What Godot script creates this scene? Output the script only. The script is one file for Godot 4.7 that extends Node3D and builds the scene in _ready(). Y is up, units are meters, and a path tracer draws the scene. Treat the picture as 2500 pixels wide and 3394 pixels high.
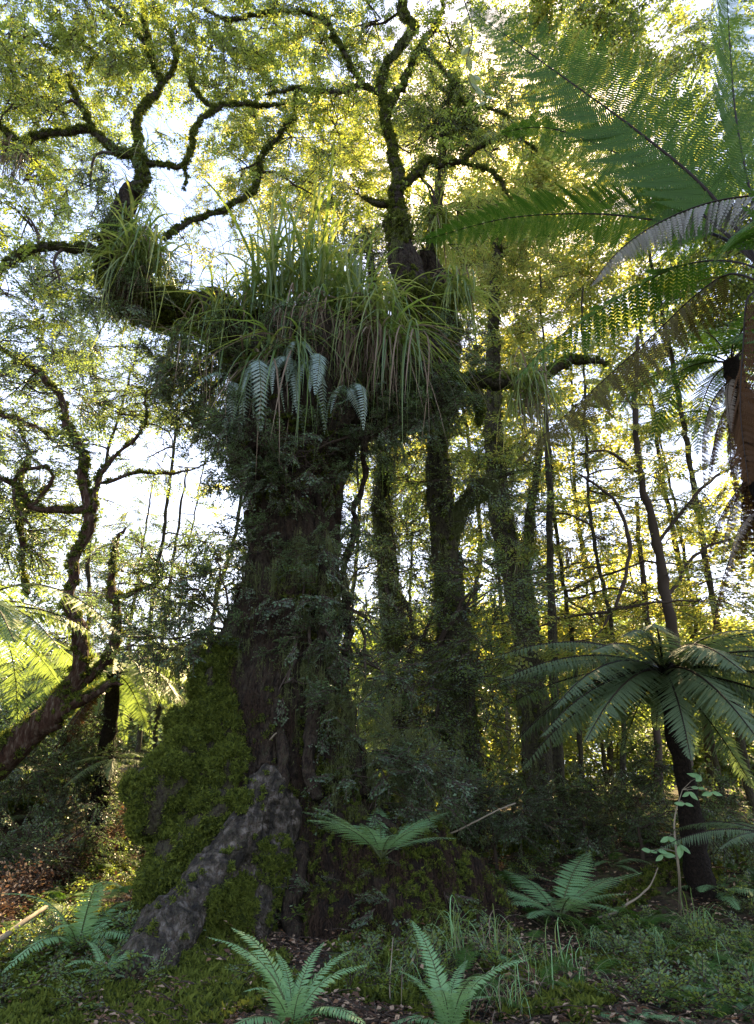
extends Node3D

# ---------------------------------------------------------------- helpers
class MB:
	var v := PackedVector3Array()
	var n := PackedVector3Array()
	var idx := PackedInt32Array()
	func tri(a: Vector3, b: Vector3, c: Vector3) -> void:
		var nn := (c - a).cross(b - a).normalized()
		var k := v.size()
		v.append(a); v.append(b); v.append(c)
		n.append(nn); n.append(nn); n.append(nn)
		idx.append(k); idx.append(k + 1); idx.append(k + 2)
	func quad(a: Vector3, b: Vector3, c: Vector3, d: Vector3) -> void:
		var nn := (c - a).cross(b - a).normalized()
		var k := v.size()
		v.append(a); v.append(b); v.append(c); v.append(d)
		n.append(nn); n.append(nn); n.append(nn); n.append(nn)
		idx.append(k); idx.append(k + 1); idx.append(k + 2)
		idx.append(k); idx.append(k + 2); idx.append(k + 3)
	# a leaf blade: base, tip, side half-width vector and normal; folded slightly along the midrib
	func leaf(p: Vector3, d: Vector3, s: Vector3, up: Vector3, fold: float) -> void:
		var m := p + d * 0.45
		var lift := up * fold
		var tip := p + d - up * fold * 0.6
		tri(p, m + s + lift, tip)
		tri(p, tip, m - s + lift)
	func tube(pts: PackedVector3Array, rad: PackedFloat32Array, sides: int, noise: FastNoiseLite, amp: float) -> void:
		var count := pts.size()
		if count < 2:
			return
		var first := v.size()
		var t0 := (pts[1] - pts[0]).normalized()
		var u := t0.cross(Vector3(0.31, 0.17, 0.93)).normalized()
		for i in count:
			var t := (pts[mini(i + 1, count - 1)] - pts[maxi(i - 1, 0)]).normalized()
			u = (u - t * u.dot(t)).normalized()
			var w := t.cross(u)
			for s in sides:
				var a := TAU * s / sides
				var dir := u * cos(a) + w * sin(a)
				var r := rad[i]
				if noise and amp > 0.0:
					r *= 1.0 + amp * noise.get_noise_3dv((pts[i] + dir * r) * 32.0)
				v.append(pts[i] + dir * r)
				n.append(dir)
		for i in count - 1:
			for s in sides:
				var a := first + i * sides + s
				var b := first + i * sides + (s + 1) % sides
				idx.append(a); idx.append(b + sides); idx.append(b)
				idx.append(a); idx.append(a + sides); idx.append(b + sides)
		for e in [0, count - 1]:
			var c := v.size()
			v.append(pts[e])
			n.append((pts[0] - pts[1]).normalized() if e == 0 else (pts[count - 1] - pts[count - 2]).normalized())
			for s in sides:
				var a: int = first + e * sides + s
				var b: int = first + e * sides + (s + 1) % sides
				if e == 0:
					idx.append(c); idx.append(a); idx.append(b)
				else:
					idx.append(c); idx.append(b); idx.append(a)
	func ribbon(pts: PackedVector3Array, wid: PackedFloat32Array, side: Vector3, fold: float) -> void:
		# a strap leaf of two folded strips
		for i in pts.size() - 1:
			var t := (pts[i + 1] - pts[i]).normalized()
			var s := (side - t * side.dot(t)).normalized()
			var up := s.cross(t)
			var a := pts[i]; var b := pts[i + 1]
			var a1 := a + s * wid[i] + up * wid[i] * fold; var b1 := b + s * wid[i + 1] + up * wid[i + 1] * fold
			var a2 := a - s * wid[i] + up * wid[i] * fold; var b2 := b - s * wid[i + 1] + up * wid[i + 1] * fold
			quad(a, b, b1, a1)
			quad(a2, b2, b, a)
	func surface(m: ArrayMesh, mat: Material) -> void:
		if v.is_empty():
			return
		var arr := []
		arr.resize(Mesh.ARRAY_MAX)
		arr[Mesh.ARRAY_VERTEX] = v
		arr[Mesh.ARRAY_NORMAL] = n
		arr[Mesh.ARRAY_INDEX] = idx
		m.add_surface_from_arrays(Mesh.PRIMITIVE_TRIANGLES, arr)
		m.surface_set_material(m.get_surface_count() - 1, mat)
	func mesh(mat: Material) -> ArrayMesh:
		var m := ArrayMesh.new()
		surface(m, mat)
		return m

var M := {}
var rng := RandomNumberGenerator.new()
var bumps := FastNoiseLite.new()
var n_copies := 0
var taken := {}

func lin(r: float, g: float, b: float) -> Color:
	return Color(r, g, b).linear_to_srgb()

func rnd(a: float, b: float) -> float:
	return rng.randf_range(a, b)

func rv() -> Vector3:
	while true:
		var q := Vector3(rnd(-1, 1), rnd(-1, 1), rnd(-1, 1))
		if q.length_squared() <= 1.0:
			return q
	return Vector3.ZERO

func ss(a: float, b: float, x: float) -> float:
	var t := clampf((x - a) / (b - a), 0.0, 1.0)
	return t * t * (3.0 - 2.0 * t)

func gh(x: float, z: float) -> float:
	var d := -z
	var h := 0.05 * sin(1.3 * x + 0.9 * z + 0.5) + 0.04 * sin(2.3 * x - 1.7 * z) + 0.025 * sin(4.7 * x + 3.1 * z + 1.0)
	h += 1.55 * ss(-2.2, -6.5, x) * ss(7.5, 13.0, d)
	h += 0.85 * ss(8.3, 12.0, d) * ss(0.6, 2.6, x)
	h += 0.45 * exp(-((x + 1.3) * (x + 1.3) + (d - 9.3) * (d - 9.3)) / 5.0)
	h += 0.9 * ss(13.0, 40.0, d)
	return h

func ground(x: float, z: float) -> Vector3:
	return Vector3(x, gh(x, z), z)

func numbered(called: String) -> String:
	taken[called] = taken.get(called, -1) + 1
	return called if taken[called] == 0 else "%s_%03d" % [called, taken[called]]

func thing(called: String, label: String, category: String, at: Vector3, group := "") -> Node3D:
	var o := Node3D.new()
	o.name = numbered(called)
	add_child(o)
	o.position = at
	o.set_meta("label", label)
	o.set_meta("category", category)
	if group:
		o.set_meta("group", group)
	return o

func part(called: String, m: Mesh, parent: Node3D, at := Vector3.ZERO) -> MeshInstance3D:
	var o := MeshInstance3D.new()
	o.name = called
	o.mesh = m
	parent.add_child(o, true)
	o.position = at
	return o

func scatter(called: String, m: Mesh, where: Array, parent: Node3D, at := Vector3.ZERO, stuff := true) -> MultiMeshInstance3D:
	var mm := MultiMesh.new()
	mm.transform_format = MultiMesh.TRANSFORM_3D
	mm.mesh = m
	mm.instance_count = where.size()
	for i in where.size():
		mm.set_instance_transform(i, where[i])
	n_copies += where.size()
	var o := MultiMeshInstance3D.new()
	o.name = called
	o.multimesh = mm
	parent.add_child(o, true)
	o.position = at
	if stuff:
		o.set_meta("kind", "stuff")
	return o

func smooth(path: Array, step: float) -> Array:
	# Catmull-Rom through [[points], [radii]] -> [PackedVector3Array, PackedFloat32Array]
	var p: Array = path[0]
	var r: Array = path[1]
	var op := PackedVector3Array()
	var orr := PackedFloat32Array()
	for i in p.size() - 1:
		var a: Vector3 = p[maxi(i - 1, 0)]
		var b: Vector3 = p[i]
		var c: Vector3 = p[i + 1]
		var d: Vector3 = p[mini(i + 2, p.size() - 1)]
		var k := maxi(2, int(ceil(b.distance_to(c) / step)))
		for j in k:
			var t := float(j) / k
			op.append(b.cubic_interpolate(c, a, d, t))
			orr.append(lerpf(r[i], r[i + 1], t))
	op.append(p[-1])
	orr.append(r[-1])
	return [op, orr]

func wiggle(sm: Array, amp: float) -> Array:
	var p: PackedVector3Array = sm[0]
	var r: PackedFloat32Array = sm[1]
	for i in range(1, p.size()):
		var q := p[i] * 3.0
		p[i] += Vector3(bumps.get_noise_3dv(q * 5.0), bumps.get_noise_3dv(q * 5.0 + Vector3(90, 0, 0)), bumps.get_noise_3dv(q * 5.0 + Vector3(0, 90, 0))) * amp
		r[i] *= 1.0 + 0.25 * bumps.get_noise_3dv(q * 8.0)
	return [p, r]

# ---------------------------------------------------------------- materials
func noise_tex(freq: float, kind: int, ramp: Array, seed_: int, size := 512) -> NoiseTexture2D:
	var fn := FastNoiseLite.new()
	fn.seed = seed_
	fn.frequency = freq
	fn.noise_type = kind as FastNoiseLite.NoiseType
	fn.fractal_octaves = 5
	fn.fractal_gain = 0.6
	var t := NoiseTexture2D.new()
	t.width = size
	t.height = size
	t.seamless = true
	t.noise = fn
	if ramp:
		var g := Gradient.new()
		var offs := PackedFloat32Array()
		var cols := PackedColorArray()
		for e in ramp:
			offs.append(e[0])
			cols.append(e[1])
		g.offsets = offs
		g.colors = cols
		t.color_ramp = g
	return t

func rough_mat(called: String, ramp: Array, freq: float, scale: Vector3, bump: float, seed_: int, rough := 0.95) -> StandardMaterial3D:
	var m := StandardMaterial3D.new()
	m.resource_name = called
	m.albedo_texture = noise_tex(freq, FastNoiseLite.TYPE_SIMPLEX_SMOOTH, ramp, seed_)
	m.uv1_triplanar = true
	m.uv1_world_triplanar = true
	m.uv1_scale = scale
	m.roughness = rough
	m.metallic_specular = 0.3
	m.heightmap_enabled = true
	m.heightmap_texture = noise_tex(freq * 1.4, FastNoiseLite.TYPE_SIMPLEX, [], seed_ + 7)
	m.heightmap_scale = bump
	return m

func leaf_mat(called: String, c: Color, back: Color, rough := 0.45, spec := 0.5) -> StandardMaterial3D:
	var m := StandardMaterial3D.new()
	m.resource_name = called
	m.albedo_color = c
	m.roughness = rough
	m.metallic_specular = spec
	m.cull_mode = BaseMaterial3D.CULL_DISABLED
	m.backlight_enabled = true
	m.backlight = back
	return m

func plain_mat(called: String, c: Color, rough := 0.9) -> StandardMaterial3D:
	var m := StandardMaterial3D.new()
	m.resource_name = called
	m.albedo_color = c
	m.roughness = rough
	m.metallic_specular = 0.3
	m.cull_mode = BaseMaterial3D.CULL_DISABLED
	return m

# ---------------------------------------------------------------- leaf sprays
func spray(count: int, size: float, llen: float, lwid: float, flat: float, mats: Array, twig: Material) -> ArrayMesh:
	var bufs := []
	for k in mats.size():
		bufs.append(MB.new())
	var tw := MB.new()
	var shoots := maxi(3, count / 9)
	var left := count
	for s in shoots:
		var az := rnd(-1.1, 1.1)
		var d := Vector3(sin(az), rnd(-0.5, 0.5) * (1.0 - flat * 0.8), cos(az)).normalized()
		var base := Vector3(0, 0, rnd(0.0, 0.35) * size)
		var ln := size * rnd(0.45, 0.75)
		var tip := base + d * ln + Vector3(0, -ln * 0.12, 0)
		tw.tube(PackedVector3Array([base, (base + tip) / 2 + Vector3(0, ln * 0.06, 0), tip]), PackedFloat32Array([0.006, 0.004, 0.002]), 3, null, 0.0)
		var here := int(ceil(float(left) / (shoots - s)))
		left -= here
		for i in here:
			var t := (i + rnd(0.2, 0.8)) / here
			var p := base.lerp(tip, 0.15 + 0.85 * t)
			var sg := 1.0 if i % 2 == 0 else -1.0
			var side := Vector3(d.z, 0, -d.x) * sg
			var ld := (side * rnd(0.5, 1.0) + d * rnd(0.2, 0.9) + Vector3(0, rnd(-0.6, 0.4), 0) * (1.0 - flat * 0.6)).normalized()
			var up := (Vector3(0, 1, 0) + rv() * (0.9 - flat * 0.5)).normalized()
			up = (up - ld * up.dot(ld)).normalized()
			var k := rnd(0.7, 1.25)
			var b: MB = bufs[rng.randi() % bufs.size()]
			b.leaf(p + rv() * llen * 0.3, ld * llen * k, ld.cross(up) * lwid * 0.5 * k, up, llen * 0.1)
	var m := ArrayMesh.new()
	for k in mats.size():
		bufs[k].surface(m, mats[k])
	tw.surface(m, twig)
	return m

func broad_leaf(mat: Material, wide: float) -> ArrayMesh:
	var b := MB.new()
	var pts := PackedVector3Array()
	var wid := PackedFloat32Array()
	for i in 8:
		var t := i / 7.0
		pts.append(Vector3(0.02 * sin(t * 4.0), -0.14 * t * t, t))
		wid.append(wide * pow(sin(PI * pow(clampf(t, 0.02, 0.995), 0.8)), 0.8) + 0.004)
	b.ribbon(pts, wid, Vector3.RIGHT, 0.25)
	return b.mesh(mat)

func place(p: Vector3, fwd: Vector3, up: Vector3, s: float) -> Transform3D:
	var z := fwd.normalized()
	var x := up.cross(z)
	if x.length() < 0.01:
		x = Vector3(1, 0, 0).cross(z)
	x = x.normalized()
	var y := z.cross(x)
	return Transform3D(Basis(x * s, y * s, z * s), p)

# ---------------------------------------------------------------- trees
# limbs: [[points],[radii]] lists; clouds: [centre, radii, density]; kind: {mesh, area, size, flat}
func tree(called: String, label: String, category: String, group: String, trunk: Array, limbs: Array, clouds: Array, kind: Dictionary, bark: Material, o := {}) -> Node3D:
	var base: Vector3 = trunk[0][0]
	var root := thing(called, label, category, base, group)
	var back := -base
	var amp: float = o.get("wiggle", 0.05)
	var sides: int = o.get("sides", 12)
	var skeleton := []
	var st := wiggle(smooth(trunk, 0.2), amp)
	var mb := MB.new()
	mb.tube(st[0], st[1], sides, bumps, 0.25)
	part("trunk", mb.mesh(bark), root, back)
	skeleton.append(st)
	for l in limbs:
		var sl := wiggle(smooth(l, 0.1), amp * 0.7)
		var b := MB.new()
		b.tube(sl[0], sl[1], maxi(6, sides - 4), bumps, 0.3)
		part("limb", b.mesh(bark), root, back)
		skeleton.append(sl)
	if o.has("moss"):
		var tufts := []
		for sk in skeleton:
			moss_on(sk, tufts, o.moss)
		scatter("moss", M.tuft_mesh, tufts, root, back)
	if o.has("drape"):
		var drapes := []
		for i in o.drape:
			var sk: Array = skeleton[rng.randi() % skeleton.size()]
			var k: int = rng.randi() % (sk[0].size() * 7 / 10)
			var off := rv().normalized()
			drapes.append(Transform3D(Basis(Vector3.UP, rng.randf() * TAU) * Basis.from_scale(Vector3(1.4, rnd(0.8, 2.2), 1.4)), sk[0][k] + off * (sk[1][k] + rnd(0.0, 0.12))))
		scatter("hanging_moss", M.strand_mesh, drapes, root, back)
	grow(root, back, skeleton, clouds, kind, o)
	return root

func moss_on(sk: Array, tufts: Array, dens: float) -> void:
	var p: PackedVector3Array = sk[0]
	var r: PackedFloat32Array = sk[1]
	for i in p.size() - 1:
		var ln := p[i].distance_to(p[i + 1])
		var k := int(dens * 300.0 * ln * TAU * r[i] + rng.randf())
		var t := (p[i + 1] - p[i]).normalized()
		for j in k:
			var q := rv().normalized()
			q = (q - t * q.dot(t) + Vector3(0, 0.8, 0)).normalized()
			q = (q - t * q.dot(t)).normalized()
			tufts.append(place(p[i].lerp(p[i + 1], rng.randf()) + q * r[i] * 0.95, rv().normalized(), q, rnd(0.6, 1.5)))

func grow(root: Node3D, back: Vector3, skeleton: Array, clouds: Array, kind: Dictionary, o := {}) -> void:
	var twigs := MB.new()
	var where := []
	for c in clouds:
		var centre: Vector3 = c[0]
		var rr: Vector3 = c[1]
		var area := PI * rr.x * rr.y
		var count := int(c[2] * area / kind.area)
		var bunch: float = kind.get("bunch", 0.55)
		var k := maxi(4, int(area / (bunch * bunch * 1.4)))
		var near := centre
		var nr := 0.03
		var best := 1e9
		for sk in skeleton:
			var p: PackedVector3Array = sk[0]
			for i in range(int(p.size() * (0.35 if sk == skeleton[0] else 0.2)), p.size()):
				var dd := p[i].distance_to(centre)
				if dd < best:
					best = dd
					near = p[i]
					nr = minf(sk[1][i] * 0.7, 0.02 + 0.02 * best)
		var side := (centre - near).cross(Vector3.UP).normalized() * best * rnd(-0.2, 0.2)
		var mid := near.lerp(centre, 0.5) + side + Vector3(0, best * rnd(0.0, 0.15), 0)
		if best > 0.3:
			var sl := wiggle(smooth([[near, mid, centre], [nr, nr * 0.7, nr * 0.45]], 0.2), 0.12)
			twigs.tube(sl[0], sl[1], 6, null, 0.0)
		for q in k:
			var off := rv()
			off = off * pow(off.length(), -0.3)
			var cl := centre + off * rr
			var from := near.lerp(centre, rnd(0.55, 1.0)) if best > 0.3 else centre
			var m2 := from.lerp(cl, 0.5) + rv() * 0.2 * from.distance_to(cl)
			var s2 := smooth([[from, m2, cl], [nr * 0.45, nr * 0.3, 0.006]], 0.35)
			twigs.tube(s2[0], s2[1], 4, null, 0.0)
			for i in int(count / float(k)) + (1 if rng.randf() < fmod(count / float(k), 1.0) else 0):
				var g := rv() + rv()
				var pos := cl + g * bunch * Vector3(1, 0.75 - 0.35 * kind.flat, 1)
				var fw := (g + rv() * 0.8 + Vector3(0, -0.25, 0))
				fw.y *= 1.0 - kind.flat * 0.7
				if fw.length() < 0.05:
					fw = Vector3(1, 0, 0)
				where.append(place(pos, fw, (Vector3.UP + rv() * (0.8 - 0.6 * kind.flat)).normalized(), rnd(0.6, 1.5)))
	if twigs.v.size():
		part("branches", twigs.mesh(o.get("twig_mat", M.twig)), root, back).set_meta("kind", "stuff")
	if where.size():
		scatter(o.get("crown", "crown"), kind.mesh, where, root, back)

# ---------------------------------------------------------------- ferns
# A frond along a path. style 0: plain lobes, 1: twice-cut feathery pinnae
func frond_mesh(path: Array, half: float, pairs: int, style: int, leafm: Material, stemm: Material, o := {}) -> ArrayMesh:
	var leafb := MB.new()
	var stem := MB.new()
	var rad: Array = []
	for i in path.size():
		rad.append(lerpf(o.get("stem", 0.009), 0.0015, float(i) / (path.size() - 1)))
	var sm := smooth([path, rad], 0.06)
	var p: PackedVector3Array = sm[0]
	stem.tube(p, sm[1], 5, null, 0.0)
	var hint: Vector3 = o.get("up", Vector3.UP)
	for q in pinnae(p, half, pairs, hint, o):
		pinna(leafb, q, style, o)
	var m := ArrayMesh.new()
	leafb.surface(m, leafm)
	stem.surface(m, stemm)
	return m

# [position, direction * length, blade normal, half-width] of every pinna
func pinnae(p: PackedVector3Array, half: float, pairs: int, hint: Vector3, o := {}) -> Array:
	var out := []
	var bare: float = o.get("bare", 0.12)
	var hang: float = o.get("hang", 0.12)
	for i in pairs:
		var t := bare + (1.0 - bare) * (i + 0.5) / pairs
		var f := t * (p.size() - 1)
		var k := mini(int(f), p.size() - 2)
		var pos := p[k].lerp(p[k + 1], f - k)
		var T := (p[k + 1] - p[k]).normalized()
		var U := (hint - T * hint.dot(T)).normalized()
		var S := T.cross(U)
		var u := (t - bare) / (1.0 - bare)
		var w := half * pow(sin(PI * pow(lerpf(o.get("low", 0.12), 1.0, u), 0.75)), 0.8) if u < 0.999 else half * 0.05
		w = maxf(w, half * 0.04)
		for sg in [-1.0, 1.0]:
			var a: float = o.get("sweep", 0.35) + 0.25 * u
			var d: Vector3 = (S * sg * cos(a) + T * sin(a) - U * hang * rnd(0.6, 1.4) + rv() * o.get("messy", 0.06)).normalized()
			out.append([pos, d * w * rnd(0.92, 1.06), (U + rv() * o.get("messy", 0.06)).normalized(), o.get("lobe", 0.5) * p[0].distance_to(p[-1]) / pairs])
	return out

func pinna(b: MB, q: Array, style: int, o := {}) -> void:
	var pos: Vector3 = q[0]
	var D: Vector3 = q[1]
	var U: Vector3 = q[2]
	var hw: float = q[3]
	var d := D.normalized()
	U = (U - d * U.dot(d)).normalized()
	var S := d.cross(U)
	var sag: float = o.get("sag", 0.12)
	if style == 0:
		var prev := pos
		var pw := hw * 0.8
		for j in 3:
			var t := (j + 1) / 3.0
			var nx := pos + D * t - U * D.length() * sag * t * t
			var w := hw * [1.0, 0.8, 0.06][j] as float
			b.quad(prev + S * pw, nx + S * w, nx - U * hw * 0.12, prev - U * hw * 0.12)
			b.quad(prev - U * hw * 0.12, nx - U * hw * 0.12, nx - S * w, prev - S * pw)
			prev = nx
			pw = w
		return
	var m: int = o.get("teeth", clampi(int(D.length() / 0.022), 5, 16))
	var gap := D.length() / m
	for j in m:
		var t := (j + 0.5) / m
		var c := pos + D * t - U * D.length() * sag * t * t
		var w := maxf(hw * 1.15 * sin(PI * lerpf(0.25, 1.0, pow(t, 0.9))), gap * 0.25)
		for sg in [-1.0, 1.0]:
			var tip: Vector3 = c + S * sg * w + d * gap * 0.75 - U * w * 0.12
			b.quad(c - d * gap * 0.48, c + d * gap * 0.46, tip + d * gap * 0.2, tip - d * gap * 0.42)
	b.quad(pos - S * 0.002, pos + D - U * D.length() * sag, pos + D - U * D.length() * sag, pos + S * 0.002)

func arch(length: float, rise: float, droop: float, n := 6) -> Array:
	# a frond's spine in its own axes: leaves the origin upwards and bends over along +z
	var out := []
	for i in n:
		var t := float(i) / (n - 1)
		out.append(Vector3(0.0, length * (rise * t - droop * t * t), length * (t * (1.0 - 0.25 * rise * (1.0 - t)))))
	return out

func droopy(out: float) -> Array:
	var pts := []
	for i in 8:
		var t := i / 7.0
		pts.append(Vector3(0.0, 0.18 * sin(t * 2.4) - 0.95 * t * t, out * (1.0 - (1.0 - t) * (1.0 - t)) * 0.9))
	return pts

func fern(called: String, label: String, at: Vector3, count: int, meshes: Array, sc: float, o := {}) -> Node3D:
	var root := thing(called, label, "fern", at, o.get("group", ""))
	var face: float = o.get("face", 0.0)
	var spread: float = o.get("spread", TAU)
	for i in count:
		var yaw := face + spread * ((i + rnd(-0.25, 0.25)) / count - 0.5)
		var f := part("frond", meshes[rng.randi() % meshes.size()], root)
		var s := sc * rnd(0.62, 1.15)
		f.transform = Transform3D(Basis(Vector3.UP, yaw) * Basis(Vector3.RIGHT, rnd(-0.2, 0.2) * o.get("wild", 1.0) + o.get("tilt", 0.0)) * Basis(Vector3.BACK, rnd(-0.15, 0.15) * o.get("wild", 1.0)) * Basis.from_scale(Vector3(s, s, s)), Vector3.ZERO)
	return root

# ---------------------------------------------------------------- strap-leaved clumps
func blade_mesh(length: float, width: float, rise: float, droop: float, mat: Material, kinked := 0.0) -> ArrayMesh:
	var b := MB.new()
	var pts := PackedVector3Array()
	var wid := PackedFloat32Array()
	var n := 9
	for i in n:
		var t := float(i) / (n - 1)
		var y := rise * t - droop * t * t * t
		var z := 1.0 * t * (0.35 + 0.75 * t) * (1.0 - 0.18 * t) * (1.25 - 0.35 * rise)
		if kinked > 0.0 and t > 0.55:
			y -= (t - 0.55) * kinked
			z -= (t - 0.55) * kinked * 0.3
		pts.append(Vector3(sin(t * 3.0) * 0.03, y, z) * length)
		wid.append(width * 0.5 * (0.75 + 0.5 * t) * (1.0 - pow(t, 3.0)) + 0.0006)
	b.ribbon(pts, wid, Vector3.RIGHT, 0.35)
	return b.mesh(mat)

func clump(called: String, label: String, category: String, at: Vector3, count: int, meshes: Array, sc: float, o := {}) -> Node3D:
	var root := thing(called, label, category, at, o.get("group", ""))
	var lean := Basis(Vector3(0, 0, 1), o.get("lean", 0.0))
	for i in count:
		var f := part("blade", meshes[rng.randi() % meshes.size()], root)
		var yaw := rng.randf() * TAU
		var s := sc * rnd(0.65, 1.15)
		var tilt: float = rnd(-0.75, 0.45) * o.get("open", 1.0)
		var rad: float = o.get("foot", 0.12)
		f.transform = Transform3D(lean * Basis(Vector3.UP, yaw) * Basis(Vector3.RIGHT, tilt) * Basis.from_scale(Vector3(s, s, s)), Vector3(rnd(-1, 1) * rad, rnd(-0.5, 0.5) * rad, rnd(-1, 1) * rad))
	return root

# ---------------------------------------------------------------- rounded wood from joints (distance field, surface nets)
func nets(bones: Array, h: float, k: float, amp: float, wanted_mat: Material, keep := []) -> ArrayMesh:
	var lo := Vector3(1e9, 1e9, 1e9)
	var hi := -lo
	for b in bones:
		for e in [[b[0], b[1]], [b[2], b[3]]]:
			lo = lo.min(e[0] - Vector3.ONE * (e[1] + 0.3))
			hi = hi.max(e[0] + Vector3.ONE * (e[1] + 0.3))
	var nx := int((hi.x - lo.x) / h) + 2
	var ny := int((hi.y - lo.y) / h) + 2
	var nz := int((hi.z - lo.z) / h) + 2
	var f := PackedFloat32Array()
	f.resize(nx * ny * nz)
	f.fill(9.0)
	for b in bones:
		var a: Vector3 = b[0]
		var ra: float = b[1]
		var c: Vector3 = b[2]
		var rb: float = b[3]
		var ab := c - a
		var l2 := maxf(ab.length_squared(), 1e-6)
		var reach := maxf(ra, rb) + 0.3
		var m0 := (a.min(c) - Vector3.ONE * reach - lo) / h
		var m1 := (a.max(c) + Vector3.ONE * reach - lo) / h
		for x in range(maxi(0, int(m0.x)), mini(nx, int(m1.x) + 1)):
			for y in range(maxi(0, int(m0.y)), mini(ny, int(m1.y) + 1)):
				var row := (x * ny + y) * nz
				for z in range(maxi(0, int(m0.z)), mini(nz, int(m1.z) + 1)):
					var p := lo + Vector3(x, y, z) * h
					var t := clampf((p - a).dot(ab) / l2, 0.0, 1.0)
					var d := p.distance_to(a + ab * t) - lerpf(ra, rb, t)
					var old := f[row + z]
					if d < 0.5 or old < 0.5:
						var q := maxf(k - absf(d - old), 0.0) / k
						f[row + z] = minf(d, old) - q * q * k * 0.25
	for x in nx:
		for y in ny:
			var row := (x * ny + y) * nz
			for z in nz:
				if absf(f[row + z]) < 0.3:
					var p := lo + Vector3(x, y, z) * h
					f[row + z] += amp * (0.7 * bumps.get_noise_3d(p.x * 13.0, p.y * 3.0, p.z * 13.0) + 0.8 * bumps.get_noise_3d(p.x * 34.0, p.y * 8.0, p.z * 34.0) + 0.45 * bumps.get_noise_3d(p.x * 90.0, p.y * 40.0, p.z * 90.0))
	var id := PackedInt32Array()
	id.resize(nx * ny * nz)
	id.fill(-1)
	var mb := MB.new()
	var sy := nz
	var sx := ny * nz
	var cells := []
	for x in nx - 1:
		for y in ny - 1:
			for z in nz - 1:
				var i := x * sx + y * sy + z
				if f[i] > 1.0:
					continue
				var s := int(f[i] < 0) + int(f[i + 1] < 0) + int(f[i + sy] < 0) + int(f[i + sx] < 0) + int(f[i + sy + 1] < 0) + int(f[i + sx + 1] < 0) + int(f[i + sx + sy] < 0) + int(f[i + sx + sy + 1] < 0)
				if s == 0 or s == 8:
					continue
				var sum := Vector3.ZERO
				var cnt := 0
				for e in EDGES:
					var v0 := f[i + e[0][0] * sx + e[0][1] * sy + e[0][2]]
					var v1 := f[i + e[1][0] * sx + e[1][1] * sy + e[1][2]]
					if (v0 < 0) != (v1 < 0):
						var t := v0 / (v0 - v1)
						sum += Vector3(e[0][0], e[0][1], e[0][2]).lerp(Vector3(e[1][0], e[1][1], e[1][2]), t)
						cnt += 1
				id[i] = mb.v.size()
				mb.v.append(lo + (Vector3(x, y, z) + sum / cnt) * h)
				var g := Vector3(f[i + sx] - f[i], f[i + sy] - f[i], f[i + 1] - f[i]) + Vector3(f[i + sx + sy + 1] - f[i + sy + 1], f[i + sx + sy + 1] - f[i + sx + 1], f[i + sx + sy + 1] - f[i + sx + sy])
				mb.n.append(g.normalized())
				cells.append(i)
	for i in cells:
		for ax in 3:
			var st: int = [sx, sy, 1][ax]
			var u: int = [sy, 1, sx][ax]
			var w: int = [1, sx, sy][ax]
			if i - u < 0 or i - w < 0 or i - u - w < 0:
				continue
			var a := f[i] < 0
			if a == (f[i + st] < 0):
				continue
			var q0 := id[i]; var q1 := id[i - u]; var q2 := id[i - u - w]; var q3 := id[i - w]
			if q1 < 0 or q2 < 0 or q3 < 0:
				continue
			if a:
				mb.idx.append_array([q0, q2, q1, q0, q3, q2])
			else:
				mb.idx.append_array([q0, q1, q2, q0, q2, q3])
	keep.append(mb)
	return mb.mesh(wanted_mat)

const EDGES := [[[0, 0, 0], [1, 0, 0]], [[0, 1, 0], [1, 1, 0]], [[0, 0, 1], [1, 0, 1]], [[0, 1, 1], [1, 1, 1]], [[0, 0, 0], [0, 1, 0]], [[1, 0, 0], [1, 1, 0]], [[0, 0, 1], [0, 1, 1]], [[1, 0, 1], [1, 1, 1]], [[0, 0, 0], [0, 0, 1]], [[1, 0, 0], [1, 0, 1]], [[0, 1, 0], [0, 1, 1]], [[1, 1, 0], [1, 1, 1]]]

func chain(path: Array) -> Array:
	var out := []
	for i in path[0].size() - 1:
		out.append([path[0][i], path[1][i], path[0][i + 1], path[1][i + 1]])
	return out

# tufts over the mesh's vertices that lie in any of the zones [centre, radius, tufts per vertex]
func moss_zones(mb: MB, zones: Array, tufts: Array, size := 1.0) -> void:
	for i in mb.v.size():
		for zn in zones:
			var q: float = mb.v[i].distance_to(zn[0]) / zn[1]
			if q < 1.0 and mb.v[i].z > zn[0].z - zn[1]:
				var patch := bumps.get_noise_3dv(mb.v[i] * 30.0) * 1.1 + 0.55 - q * q * 0.6
				var k := int(clampf(patch * 2.2, 0.0, 1.0) * zn[2] + rng.randf())
				for j in k:
					tufts.append(place(mb.v[i] + rv() * 0.04, rv().normalized(), (mb.n[i] + rv() * 0.3 + Vector3(0, -0.1, 0)).normalized(), rnd(0.6, 1.4) * size))
				break

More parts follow.
